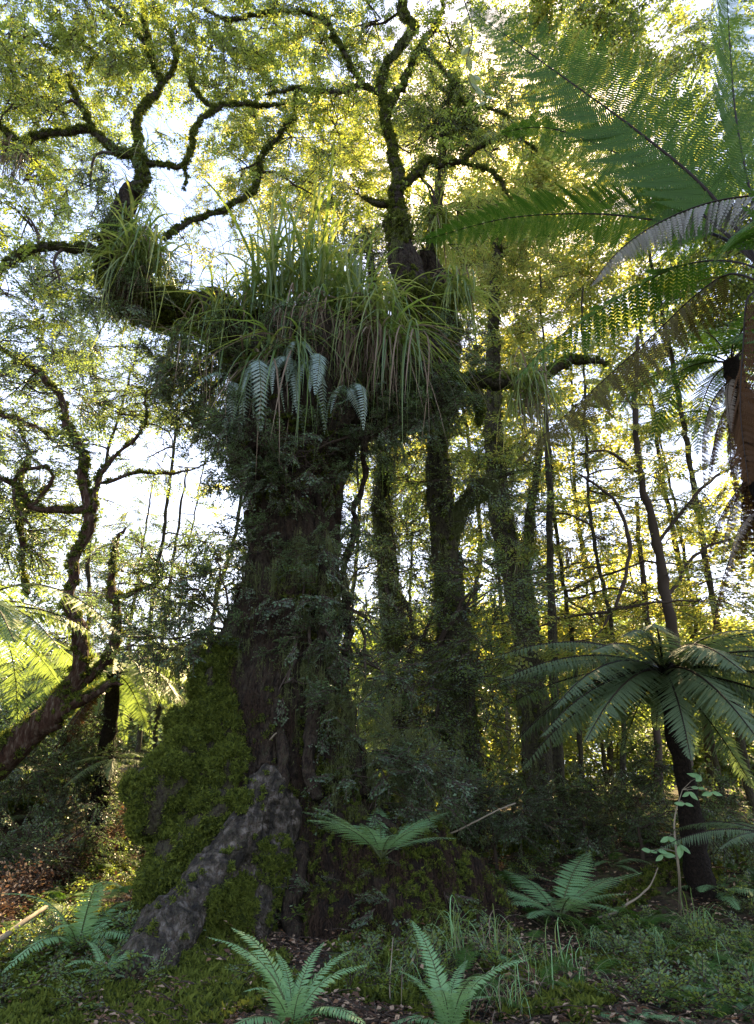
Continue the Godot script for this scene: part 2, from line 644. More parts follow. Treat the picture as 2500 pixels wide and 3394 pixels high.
func _ready() -> void:
	# ------------------------------------------------------------ camera, sky, sun, exposure
	var cam := Camera3D.new()
	cam.name = "camera"
	cam.fov = 75.0
	cam.position = Vector3(0, 1.6, 0)
	cam.rotation_degrees = Vector3(22, 0, 0)
	cam.far = 400.0
	add_child(cam)
	var env := Environment.new()
	env.background_mode = Environment.BG_SKY
	var sm := ProceduralSkyMaterial.new()
	sm.sky_top_color = lin(0.12, 0.165, 0.31)
	sm.sky_horizon_color = lin(0.5, 0.52, 0.56)
	sm.sky_curve = 0.35
	sm.sky_energy_multiplier = 1.0
	sm.ground_bottom_color = Color(0.12, 0.12, 0.09)
	sm.ground_horizon_color = Color(0.3, 0.32, 0.25)
	sm.sun_angle_max = 40.0
	env.sky = Sky.new()
	env.sky.sky_material = sm
	env.tonemap_mode = Environment.TONE_MAPPER_LINEAR
	env.tonemap_exposure = 6.9
	env.sdfgi_enabled = true
	env.ssao_enabled = true
	env.ssil_enabled = true
	var we := WorldEnvironment.new()
	we.name = "environment"
	we.environment = env
	add_child(we)
	var sun := DirectionalLight3D.new()
	sun.name = "sun"
	sun.light_energy = 1.6
	sun.light_color = Color(1.0, 0.87, 0.66)
	sun.light_angular_distance = 0.5
	sun.shadow_enabled = true
	sun.position = Vector3(7, 29, -25)
	add_child(sun)
	sun.look_at(Vector3(0, 0, 0))
	rng.seed = 41
	bumps.seed = 5
	bumps.frequency = 0.1
	bumps.fractal_octaves = 3
	materials()
	build_ground()
	giant_tree()
	perchers()
	neighbours()
	background_trees()
	tree_ferns()
	understorey()
	print("copies ", n_copies)

func materials() -> void:
	M.bark = rough_mat("red brown bark", [[0.0, lin(0.008, 0.006, 0.005)], [0.4, lin(0.016, 0.011, 0.008)], [0.48, lin(0.05, 0.034, 0.023)], [0.54, lin(0.024, 0.022, 0.012)], [0.62, lin(0.06, 0.04, 0.03)], [0.75, lin(0.03, 0.032, 0.016)], [1.0, lin(0.085, 0.07, 0.05)]], 0.022, Vector3(1.3, 0.5, 1.3), 9.0, 11)
	M.grey_bark = rough_mat("grey root bark", [[0.0, lin(0.012, 0.011, 0.009)], [0.36, lin(0.016, 0.014, 0.011)], [0.43, lin(0.045, 0.039, 0.031)], [0.49, lin(0.032, 0.033, 0.016)], [0.54, lin(0.06, 0.052, 0.042)], [0.6, lin(0.042, 0.03, 0.021)], [0.68, lin(0.095, 0.084, 0.068)], [1.0, lin(0.26, 0.23, 0.19)]], 0.013, Vector3(1.1, 0.8, 1.1), 8.0, 23)
	M.mossy_bark = rough_mat("mossy bark", [[0.0, lin(0.008, 0.007, 0.005)], [0.35, lin(0.026, 0.021, 0.015)], [0.55, lin(0.05, 0.045, 0.027)], [0.75, lin(0.045, 0.05, 0.018)], [1.0, lin(0.12, 0.11, 0.075)]], 0.025, Vector3(1.5, 0.7, 1.5), 4.0, 31)
	M.pale_bark = rough_mat("peeling fuchsia bark", [[0.0, lin(0.012, 0.007, 0.005)], [0.4, lin(0.035, 0.017, 0.011)], [0.58, lin(0.055, 0.033, 0.023)], [0.75, lin(0.1, 0.08, 0.06)], [1.0, lin(0.22, 0.2, 0.16)]], 0.014, Vector3(2.0, 0.6, 2.0), 3.0, 47)
	M.earth = rough_mat("forest floor", [[0.0, lin(0.008, 0.007, 0.005)], [0.35, lin(0.03, 0.022, 0.014)], [0.5, lin(0.055, 0.038, 0.024)], [0.62, lin(0.04, 0.05, 0.016)], [0.8, lin(0.055, 0.075, 0.02)], [1.0, lin(0.1, 0.085, 0.05)]], 0.01, Vector3(0.45, 0.45, 0.45), 10.0, 53)
	M.fibre = rough_mat("fern trunk fibre", [[0.0, lin(0.005, 0.004, 0.003)], [0.5, lin(0.017, 0.012, 0.008)], [1.0, lin(0.045, 0.032, 0.022)]], 0.03, Vector3(2.0, 1.0, 2.0), 8.0, 61)
	M.twig = plain_mat("twig", lin(0.05, 0.038, 0.028))
	M.pale_twig = plain_mat("pale twig", lin(0.2, 0.17, 0.12))
	# leaves: own colour, and the colour of the light they let through
	M.rata = leaf_mat("rata leaf", lin(0.032, 0.06, 0.012), lin(0.36, 0.45, 0.05), 0.4)
	M.rata2 = leaf_mat("rata leaf older", lin(0.055, 0.08, 0.014), lin(0.46, 0.54, 0.07), 0.4)
	M.beech = leaf_mat("beech leaf", lin(0.06, 0.095, 0.02), lin(0.5, 0.51, 0.08), 0.45)
	M.beech_young = leaf_mat("young beech leaf", lin(0.085, 0.11, 0.026), lin(0.58, 0.56, 0.1), 0.5)
	M.green = leaf_mat("green leaf", lin(0.05, 0.09, 0.02), lin(0.34, 0.46, 0.07), 0.4)
	M.grey_green = leaf_mat("grey green leaf", lin(0.07, 0.1, 0.075), lin(0.16, 0.24, 0.1), 0.4)
	M.dark_leaf = leaf_mat("dark leaf", lin(0.03, 0.05, 0.022), lin(0.14, 0.2, 0.05), 0.35)
	M.shrub_leaf = leaf_mat("shrub leaf", lin(0.055, 0.095, 0.042), lin(0.14, 0.22, 0.06), 0.4)
	M.shrub_leaf2 = leaf_mat("shrub leaf dull", lin(0.04, 0.055, 0.03), lin(0.1, 0.15, 0.05), 0.45)
	M.fern = leaf_mat("tree fern pinna", lin(0.03, 0.068, 0.011), lin(0.06, 0.13, 0.01), 0.6, 0.25)
	M.fern_soft = leaf_mat("soft fern", lin(0.075, 0.12, 0.04), lin(0.26, 0.36, 0.07), 0.5, 0.35)
	M.fern_pale = leaf_mat("pale fern", lin(0.14, 0.26, 0.115), lin(0.26, 0.4, 0.12), 0.5, 0.35)
	M.fern_blue = leaf_mat("blue green fern", lin(0.075, 0.11, 0.058), lin(0.16, 0.23, 0.07), 0.55, 0.3)
	M.fern_gloss = leaf_mat("glossy hanging fern", lin(0.14, 0.2, 0.16), lin(0.12, 0.18, 0.1), 0.3, 0.6)
	M.silver = leaf_mat("silver frond underside", lin(0.2, 0.2, 0.18), lin(0.06, 0.065, 0.05), 0.75, 0.2)
	M.brown_fern = leaf_mat("browning frond", lin(0.04, 0.036, 0.012), lin(0.09, 0.075, 0.015), 0.7, 0.2)
	M.dead = leaf_mat("dead frond", lin(0.04, 0.023, 0.012), lin(0.07, 0.035, 0.012), 0.8, 0.2)
	M.dead_grey = leaf_mat("withered frond", lin(0.17, 0.145, 0.12), lin(0.16, 0.13, 0.1), 0.8, 0.2)
	M.strap = leaf_mat("strap leaf", lin(0.055, 0.095, 0.02), lin(0.22, 0.3, 0.04), 0.4, 0.45)
	M.strap2 = leaf_mat("strap leaf yellow", lin(0.1, 0.135, 0.03), lin(0.36, 0.4, 0.07), 0.4, 0.45)
	M.straw = leaf_mat("dead strap leaf", lin(0.16, 0.125, 0.09), lin(0.16, 0.12, 0.07), 0.7, 0.2)
	M.straw_dark = leaf_mat("old dead strap leaf", lin(0.07, 0.05, 0.035), lin(0.08, 0.05, 0.03), 0.8, 0.2)
	M.moss = leaf_mat("moss", lin(0.06, 0.08, 0.014), lin(0.16, 0.18, 0.03), 0.9, 0.15)
	M.moss2 = leaf_mat("moss bright", lin(0.08, 0.1, 0.018), lin(0.18, 0.2, 0.03), 0.9, 0.15)
	M.moss3 = leaf_mat("moss dark", lin(0.03, 0.042, 0.012), lin(0.06, 0.08, 0.02), 0.9, 0.15)
	M.lichen = leaf_mat("hanging moss", lin(0.062, 0.074, 0.03), lin(0.16, 0.17, 0.06), 0.9, 0.15)
	M.stem = plain_mat("fern stalk", lin(0.018, 0.012, 0.008), 0.6)
	M.stem_green = plain_mat("green stalk", lin(0.08, 0.1, 0.04), 0.6)
	M.litter = leaf_mat("fallen leaf", lin(0.16, 0.09, 0.05), lin(0.1, 0.05, 0.02), 0.8, 0.25)
	M.litter2 = leaf_mat("fallen leaf dark", lin(0.07, 0.04, 0.025), lin(0.04, 0.02, 0.01), 0.8, 0.25)
	M.litter3 = leaf_mat("fallen leaf pale", lin(0.28, 0.2, 0.13), lin(0.1, 0.07, 0.04), 0.8, 0.25)
	# shared foliage pieces
	M.k_rata = {"mesh": spray(56, 0.52, 0.056, 0.031, 0.3, [M.rata, M.rata2, M.rata], M.twig), "area": 0.026, "flat": 0.3, "bunch": 0.42}
	M.k_beech = {"mesh": spray(80, 0.7, 0.06, 0.036, 0.75, [M.beech, M.beech_young, M.green], M.twig), "area": 0.042, "flat": 0.75, "bunch": 0.6}
	M.k_green = {"mesh": spray(80, 0.7, 0.06, 0.034, 0.55, [M.green, M.rata, M.beech], M.twig), "area": 0.026, "flat": 0.55, "bunch": 0.6}
	M.k_grey = {"mesh": spray(70, 0.6, 0.045, 0.024, 0.55, [M.grey_green, M.dark_leaf, M.green], M.twig), "area": 0.014, "flat": 0.55, "bunch": 0.5}
	M.k_far_beech = {"mesh": spray(110, 1.3, 0.11, 0.07, 0.7, [M.beech, M.beech_young, M.green], M.twig), "area": 0.19, "flat": 0.7, "bunch": 1.0}
	M.k_far_green = {"mesh": spray(110, 1.3, 0.11, 0.065, 0.5, [M.green, M.dark_leaf, M.rata2], M.twig), "area": 0.16, "flat": 0.5, "bunch": 1.0}
	M.k_far_cool = {"mesh": spray(110, 1.1, 0.08, 0.045, 0.45, [M.grey_green, M.dark_leaf, M.shrub_leaf], M.twig), "area": 0.13, "flat": 0.45, "bunch": 0.9}
	M.k_shrub = {"mesh": spray(60, 0.32, 0.034, 0.022, 0.25, [M.shrub_leaf, M.shrub_leaf2, M.dark_leaf], M.twig), "area": 0.009, "flat": 0.25, "bunch": 0.26}
	M.k_shrub_green = {"mesh": spray(50, 0.36, 0.045, 0.026, 0.3, [M.green, M.shrub_leaf, M.rata2], M.twig), "area": 0.026, "flat": 0.3, "bunch": 0.3}
	M.k_litter = {"mesh": spray(14, 0.3, 0.052, 0.03, 1.0, [M.litter, M.litter2, M.litter3], M.twig)}
	var tb := [MB.new(), MB.new(), MB.new()]
	for i in 46:
		var d := (rv() + Vector3(0, 0.75, 0)).normalized()
		var p := Vector3(rnd(-0.03, 0.03), -0.012, rnd(-0.03, 0.03))
		var s := d.cross(rv()).normalized() * rnd(0.003, 0.007)
		var e: Vector3 = p + d * rnd(0.025, 0.055)
		tb[rng.randi() % 3].tri(p - s, p + s, e)
		tb[rng.randi() % 3].tri(p - s * 0.6 + d * 0.02, p + d * 0.02 + d.cross(s).normalized() * 0.018, e)
	var tm := ArrayMesh.new()
	tb[0].surface(tm, M.moss)
	tb[1].surface(tm, M.moss2)
	tb[2].surface(tm, M.moss3)
	M.tuft_mesh = tm
	var hb := MB.new()
	for i in 12:
		var p := Vector3(rnd(-0.06, 0.06), rnd(-0.02, 0.02), rnd(-0.05, 0.05))
		var w := rnd(0.0015, 0.0035)
		var ln := rnd(0.12, 0.42)
		var a := rng.randf() * TAU
		var s := Vector3(cos(a), 0, sin(a)) * w
		for j in 5:
			var q := p + Vector3(rnd(-0.014, 0.014), -ln / 5.0, rnd(-0.014, 0.014))
			hb.quad(p - s, p + s, q + s * 0.85, q - s * 0.85)
			if rng.randf() < 0.7:
				hb.tri(q - Vector3(0, 0.008, 0), q + Vector3(0, 0.008, 0), q + Vector3(rnd(-0.035, 0.035), rnd(-0.05, -0.01), rnd(-0.035, 0.035)))
			p = q
			s *= 0.85
	M.strand_mesh = hb.mesh(M.lichen)
	M.root_hair_mesh = hb.mesh(plain_mat("rootlet", lin(0.035, 0.022, 0.014)))
	# shared frond shapes
	M.f_tree = [frond_mesh(arch(1.0, 0.75, 0.75), 0.21, 34, 1, M.fern, M.stem, {"teeth": 13, "lobe": 0.35}), frond_mesh(arch(1.0, 0.5, 0.8), 0.22, 34, 1, M.fern, M.stem, {"teeth": 13, "lobe": 0.35}), frond_mesh(arch(1.0, 0.9, 1.25), 0.2, 34, 1, M.fern, M.stem, {"teeth": 13, "lobe": 0.35})]
	M.f_blue = [frond_mesh(arch(1.0, 0.42, 0.5), 0.15, 52, 1, M.fern_blue, M.stem, {"teeth": 14, "lobe": 0.33, "hang": 0.35, "messy": 0.14}), frond_mesh(arch(1.0, 0.28, 0.42), 0.15, 52, 1, M.fern_blue, M.stem, {"teeth": 14, "lobe": 0.33, "hang": 0.35, "messy": 0.14}), frond_mesh(arch(1.0, 0.1, 0.36), 0.15, 52, 1, M.fern_blue, M.stem, {"teeth": 14, "lobe": 0.33, "hang": 0.45, "messy": 0.14})]
	M.f_soft = [frond_mesh(arch(1.0, 0.5, 0.6), 0.17, 44, 1, M.fern_soft, M.stem, {"teeth": 12, "lobe": 0.33, "hang": 0.3, "messy": 0.14}), frond_mesh(arch(1.0, 0.3, 0.55), 0.16, 44, 1, M.fern_soft, M.stem, {"teeth": 12, "lobe": 0.33, "hang": 0.4, "messy": 0.16}), frond_mesh(arch(1.0, 0.7, 1.0), 0.15, 44, 1, M.fern_soft, M.stem, {"teeth": 12, "lobe": 0.33, "hang": 0.35, "messy": 0.18})]
	M.f_dead = [frond_mesh(arch(1.0, 0.05, 0.95), 0.15, 26, 1, M.dead_grey, M.stem, {"teeth": 13, "lobe": 0.4, "hang": 0.7, "messy": 0.25}), frond_mesh(arch(1.0, -0.4, 0.8), 0.12, 26, 1, M.dead, M.stem, {"teeth": 13, "lobe": 0.4, "hang": 0.8, "messy": 0.3})]
	M.f_sword = [frond_mesh(arch(1.0, 1.1, 0.75), 0.17, 34, 0, M.fern_pale, M.stem_green, {"bare": 0.05, "lobe": 0.38, "low": 0.22, "messy": 0.13}), frond_mesh(arch(1.0, 0.75, 0.85), 0.18, 34, 0, M.fern_pale, M.stem_green, {"bare": 0.05, "lobe": 0.38, "low": 0.22, "messy": 0.13}), frond_mesh(arch(1.0, 1.25, 0.7), 0.16, 34, 0, M.fern_pale, M.stem_green, {"bare": 0.05, "lobe": 0.38, "low": 0.22, "messy": 0.13})]
	M.f_lady = [frond_mesh(arch(1.0, 0.7, 0.6), 0.24, 20, 1, M.fern_pale, M.stem_green, {"teeth": 12, "bare": 0.2, "lobe": 0.34}), frond_mesh(arch(1.0, 0.45, 0.55), 0.25, 20, 1, M.fern_pale, M.stem_green, {"teeth": 12, "bare": 0.2, "lobe": 0.34}), frond_mesh(arch(1.0, 0.95, 0.75), 0.22, 20, 1, M.fern, M.stem_green, {"teeth": 12, "bare": 0.2, "lobe": 0.34})]
	M.f_pale = [frond_mesh(arch(1.0, 0.5, 0.45), 0.2, 22, 1, M.fern_pale, M.stem_green, {"teeth": 12, "bare": 0.2, "lobe": 0.31}), frond_mesh(arch(1.0, 0.35, 0.4), 0.21, 22, 1, M.fern_pale, M.stem_green, {"teeth": 12, "bare": 0.2, "lobe": 0.31})]
	M.f_hang = [frond_mesh(droopy(0.2), 0.1, 30, 0, M.fern_gloss, M.stem_green, {"bare": 0.06, "lobe": 0.28, "hang": 0.3, "messy": 0.15}), frond_mesh(droopy(0.5), 0.14, 26, 0, M.fern_gloss, M.stem_green, {"bare": 0.06, "lobe": 0.3, "hang": 0.25}), frond_mesh(droopy(0.36), 0.13, 28, 0, M.fern_gloss, M.stem_green, {"bare": 0.06, "lobe": 0.3, "hang": 0.25})]
	M.b_strap = []
	for q in [[1.5, 0.7], [1.25, 1.0], [1.05, 1.3], [0.85, 1.5], [1.35, 1.6], [0.6, 1.7], [1.0, 1.9], [0.75, 2.1]]:
		M.b_strap.append(blade_mesh(1.0, 0.042, q[0], q[1], M.strap if q[0] > 0.8 else M.strap2))
		M.b_strap.append(blade_mesh(1.05, 0.036, q[0] * 0.95, q[1], M.strap2, 0.5 if q[1] > 1.2 else 0.0))
	for q in [[1.5, 1.2], [1.1, 1.8]]:
		M.b_strap.append(blade_mesh(1.0, 0.034, q[0], q[1], M.straw, 0.6))
	M.b_erect = []
	for q in [[1.7, 0.5], [1.6, 0.8], [1.45, 1.0], [1.3, 1.1], [1.2, 1.5], [1.5, 1.3]]:
		M.b_erect.append(blade_mesh(1.0, 0.034, q[0], q[1], M.strap))
		M.b_erect.append(blade_mesh(0.95, 0.03, q[0], q[1], M.strap2 if q[1] < 1.2 else M.strap, 0.5 if q[1] > 1.2 else 0.0))
	M.b_spill = []
	for q in [[0.9, 2.0], [0.6, 2.2], [0.7, 1.8], [0.45, 1.9], [1.0, 2.4], [0.3, 1.9]]:
		M.b_spill.append(blade_mesh(1.0, 0.034, q[0], q[1], M.strap))
		M.b_spill.append(blade_mesh(0.9, 0.03, q[0], q[1], M.strap2 if q[0] > 0.6 else M.straw, 0.3))
	M.b_hang = []
	for q in [[0.35, 0.2], [0.22, 0.12], [0.15, 0.08], [0.28, 0.25], [0.1, 0.03]]:
		for mt in [M.straw, M.straw, M.straw_dark, M.strap]:
			var hb2 := MB.new()
			var hp := PackedVector3Array()
			var hw := PackedFloat32Array()
			for i in 8:
				var u := i / 7.0
				hp.append(Vector3(0.03 * sin(u * rnd(3.0, 7.0)), q[1] * sin(u * PI * 0.8) - u * u * 0.8 - 0.2 * u, q[0] * sqrt(u)))
				hw.append(rnd(0.008, 0.014) * (1.0 - u * u * 0.9))
			hb2.ribbon(hp, hw, Vector3(1, 0, rnd(-0.4, 0.4)), 0.3)
			M.b_hang.append(hb2.mesh(mt))
	M.b_grass = [blade_mesh(1.0, 0.014, 1.3, 0.8, M.strap), blade_mesh(1.0, 0.013, 1.1, 1.2, M.strap2), blade_mesh(1.0, 0.012, 0.8, 1.2, M.straw), blade_mesh(1.0, 0.016, 1.4, 1.5, M.fern_pale)]

func build_ground() -> void:
	var mb := MB.new()
	var xs := PackedFloat32Array()
	var zs := PackedFloat32Array()
	var x := -120.0
	while x <= 120.0:
		xs.append(x)
		x += 0.12 if absf(x) < 6.5 else (0.5 if absf(x) < 16.0 else 6.0)
	var z := 40.0
	while z >= -160.0:
		zs.append(z)
		z -= 6.0 if z > 2.0 else (0.12 if z > -14.0 else (0.6 if z > -30.0 else 8.0))
	var w := xs.size()
	for j in zs.size():
		for i in w:
			var px := xs[i]
			var pz := zs[j]
			var y := gh(px, pz)
			if absf(px) < 8.0 and pz < 2.0 and pz > -16.0:
				y += 0.035 * bumps.get_noise_2d(px * 22.0, pz * 22.0) + 0.05 * bumps.get_noise_2d(px * 7.0 + 50.0, pz * 7.0)
			mb.v.append(Vector3(px, y, pz))
			var e := 0.06
			mb.n.append(Vector3(gh(px - e, pz) - gh(px + e, pz), 2.0 * e, gh(px, pz - e) - gh(px, pz + e)).normalized())
	for j in zs.size() - 1:
		for i in w - 1:
			var a := j * w + i
			mb.idx.append_array([a, a + w, a + w + 1, a, a + w + 1, a + 1])
	var g := part("ground", mb.mesh(M.earth), self)
	g.set_meta("kind", "structure")

func giant_tree() -> void:
	var base := Vector3(-1.45, 0.3, -9.3)
	var root := thing("giant_tree", "giant old tree with buttressed moss covered trunk loaded with perching plants", "tree", base)
	var back := -base
	var bones := []
	for c in [
		[[Vector3(-1.568, -0.256, -9.100), Vector3(-1.508, 1.129, -9.300), Vector3(-1.371, 2.532, -9.400), Vector3(-1.292, 3.813, -9.500), Vector3(-1.245, 4.947, -9.550), Vector3(-1.258, 5.721, -9.600), Vector3(-1.386, 6.797, -9.650), Vector3(-1.139, 7.908, -9.750), Vector3(-0.537, 8.862, -9.900)], [1.2, 1, 0.84, 0.72, 0.6, 0.64, 1, 1.1, 0.8]],
		[[Vector3(-0.985, 7.849, -9.800), Vector3(0.189, 7.821, -9.900), Vector3(0.874, 8.380, -9.900), Vector3(0.745, 9.768, -9.900), Vector3(0.533, 10.618, -9.900), Vector3(0.370, 11.513, -9.900), Vector3(0.363, 12.457, -9.900)], [0.95, 0.72, 0.4, 0.32, 0.24, 0.15, 0.14]],
		[[Vector3(-0.990, 8.243, -9.700), Vector3(-2.094, 8.547, -9.600), Vector3(-2.799, 9.015, -9.400), Vector3(-3.648, 9.128, -9.300), Vector3(-4.256, 9.239, -9.200), Vector3(-4.600, 9.879, -9.200), Vector3(-4.707, 10.912, -9.300), Vector3(-4.563, 11.799, -9.300)], [0.7, 0.55, 0.38, 0.27, 0.24, 0.21, 0.18, 0.16]],
		[[Vector3(0.602, 8.104, -10.200), Vector3(1.091, 7.883, -10.300), Vector3(1.278, 9.332, -10.400), Vector3(1.194, 10.621, -10.400), Vector3(0.936, 11.210, -10.300)], [0.4, 0.28, 0.24, 0.2, 0.15]],
		[[Vector3(-1.339, 1.941, -9.200), Vector3(-0.729, 1.664, -9.100), Vector3(-0.199, 0.893, -9.000), Vector3(0.395, 0.374, -8.900), Vector3(0.907, 0.160, -8.800), Vector3(1.174, -0.112, -8.600)], [0.5, 0.45, 0.55, 0.5, 0.35, 0.2]],
		[[Vector3(-0.738, 0.754, -8.900), Vector3(-0.467, 0.031, -8.300), Vector3(-0.402, -0.211, -8.100)], [0.55, 0.45, 0.3]]]:
		bones.append_array(chain(c))
	var keep := []
	part("trunk", nets(bones, 0.07, 0.3, 0.12, M.bark, keep), root, back)
	var root_bones := []
	for c in [
		[[Vector3(-1.240, 1.561, -8.300), Vector3(-1.488, 1.023, -7.900), Vector3(-1.731, 0.640, -7.550), Vector3(-1.917, 0.302, -7.150), Vector3(-2.009, 0.074, -6.900)], [0.2, 0.2, 0.2, 0.23, 0.27]],
		[[Vector3(-1.078, 1.222, -8.400), Vector3(-1.250, 0.732, -8.200), Vector3(-1.441, 0.299, -7.950), Vector3(-1.599, -0.057, -7.750)], [0.25, 0.3, 0.36, 0.36]]]:
		root_bones.append_array(chain(c))
	var mound := []
	for c in [[[Vector3(-0.657, 0.402, -8.700), Vector3(-0.133, 0.564, -8.500), Vector3(0.379, 0.519, -8.500), Vector3(0.830, 0.296, -8.500), Vector3(1.138, 0.031, -8.300)], [0.5, 0.55, 0.55, 0.45, 0.3]], [[Vector3(-0.313, 0.069, -8.100), Vector3(0.345, 0.008, -8.000), Vector3(0.797, -0.090, -7.900)], [0.5, 0.5, 0.3]]]:
		mound.append_array(chain(c))
	var keep4 := []
	part("root_mound", nets(mound, 0.06, 0.3, 0.14, M.fibre, keep4), root, back).set_meta("label", "dark fibrous mound of roots and earth at the trunk's foot")
	var keep2 := []
	part("buttress_root", nets(root_bones, 0.04, 0.2, 0.1, M.grey_bark, keep2), root, back).set_meta("label", "bare grey buttress root with a green moss patch")
	var side_bones := []
	for c in [
		[[Vector3(-1.685, 3.767, -9.300), Vector3(-1.972, 3.174, -9.200), Vector3(-1.916, 2.374, -8.950), Vector3(-2.096, 1.817, -8.700), Vector3(-2.306, 1.436, -8.500), Vector3(-1.954, 0.944, -8.350), Vector3(-2.072, 0.527, -8.100), Vector3(-2.240, 0.155, -7.850)], [0.36, 0.36, 0.32, 0.32, 0.32, 0.24, 0.22, 0.16]],
		[[Vector3(-1.968, 2.426, -8.900), Vector3(-1.916, 1.560, -8.500), Vector3(-1.990, 0.910, -8.200), Vector3(-2.111, 0.512, -7.900)], [0.4, 0.36, 0.34, 0.28]]]:
		side_bones.append_array(chain(c))
	for c in [[Vector3(-2.489, 1.490, -8.200), 0.34], [Vector3(-2.518, 1.233, -8.150), 0.2], [Vector3(-2.308, 2.243, -8.700), 0.26], [Vector3(-2.181, 2.756, -8.800), 0.24], [Vector3(-2.298, 1.860, -8.400), 0.26], [Vector3(-2.066, 0.845, -7.950), 0.24], [Vector3(-2.112, 0.791, -8.050), 0.18], [Vector3(-1.842, 1.189, -8.100), 0.24], [Vector3(-2.089, 0.363, -7.800), 0.16], [Vector3(-1.789, 1.709, -8.350), 0.22], [Vector3(-2.140, 0.532, -7.750), 0.2]]:
		side_bones.append([c[0], c[1], c[0] + Vector3(0.05, 0.08, 0), c[1] * 0.9])
	var keep3 := []
	part("buttress_root", nets(side_bones, 0.05, 0.07, 0.14, M.mossy_bark, keep3), root, back).set_meta("label", "lumpy side buttress thick with bright moss")
	for a in [[[Vector3(-0.847, 5.662, -8.950), Vector3(-0.817, 4.737, -8.950), Vector3(-0.717, 3.639, -8.750), Vector3(-0.728, 2.842, -8.600), Vector3(-0.804, 2.172, -8.450), Vector3(-0.705, 1.417, -8.250)], [0.05, 0.06, 0.06, 0.07, 0.08, 0.08]], [[Vector3(-1.510, 5.515, -8.950), Vector3(-1.396, 4.669, -8.950), Vector3(-1.239, 3.639, -8.750), Vector3(-1.222, 2.723, -8.550), Vector3(-1.108, 1.909, -8.350), Vector3(-1.106, 1.277, -8.200)], [0.04, 0.05, 0.05, 0.06, 0.07, 0.07]], [[Vector3(-0.179, 6.393, -8.900), Vector3(-0.215, 5.851, -9.200), Vector3(-0.381, 5.148, -9.300), Vector3(-0.459, 4.072, -9.200), Vector3(-0.402, 3.079, -9.000), Vector3(-0.321, 2.196, -8.800), Vector3(-0.139, 1.412, -8.500)], [0.05, 0.05, 0.05, 0.06, 0.07, 0.08, 0.08]], [[Vector3(-1.888, 5.288, -9.100), Vector3(-1.780, 4.363, -9.050), Vector3(-1.815, 3.374, -8.950), Vector3(-1.853, 2.467, -8.750), Vector3(-1.771, 1.761, -8.500)], [0.05, 0.06, 0.07, 0.08, 0.09]]]:
		var sa := wiggle(smooth(a, 0.08), 0.1)
		var ab := MB.new()
		ab.tube(sa[0], sa[1], 8, bumps, 0.6)
		part("aerial_root", ab.mesh(M.bark), root, back)
	for a in [[[Vector3(-0.456, 1.265, -8.500), Vector3(-0.128, 0.879, -8.050), Vector3(0.111, 0.532, -7.750), Vector3(0.193, 0.182, -7.500), Vector3(0.230, -0.127, -7.400)], [0.08, 0.08, 0.07, 0.06, 0.05]], [[Vector3(-0.547, 0.940, -8.400), Vector3(-0.436, 0.498, -8.000), Vector3(-0.478, 0.144, -7.700), Vector3(-0.350, -0.114, -7.500)], [0.1, 0.1, 0.09, 0.07]], [[Vector3(-0.031, 1.174, -8.400), Vector3(0.464, 0.830, -8.100), Vector3(0.733, 0.505, -7.950), Vector3(0.841, 0.125, -7.800), Vector3(1.042, -0.084, -7.700)], [0.07, 0.06, 0.06, 0.05, 0.04]], [[Vector3(-0.844, 0.902, -8.300), Vector3(-0.876, 0.429, -7.900), Vector3(-0.791, 0.067, -7.700), Vector3(-0.888, -0.150, -7.500)], [0.1, 0.1, 0.1, 0.08]], [[Vector3(-1.674, 0.163, -7.600), Vector3(-1.778, 0.060, -7.200), Vector3(-1.923, -0.043, -6.900)], [0.07, 0.06, 0.05]]]:
		var sr := wiggle(smooth(a, 0.06), 0.12)
		var rb2 := MB.new()
		rb2.tube(sr[0], sr[1], 8, bumps, 0.7)
		part("surface_root", rb2.mesh(M.bark), root, back)
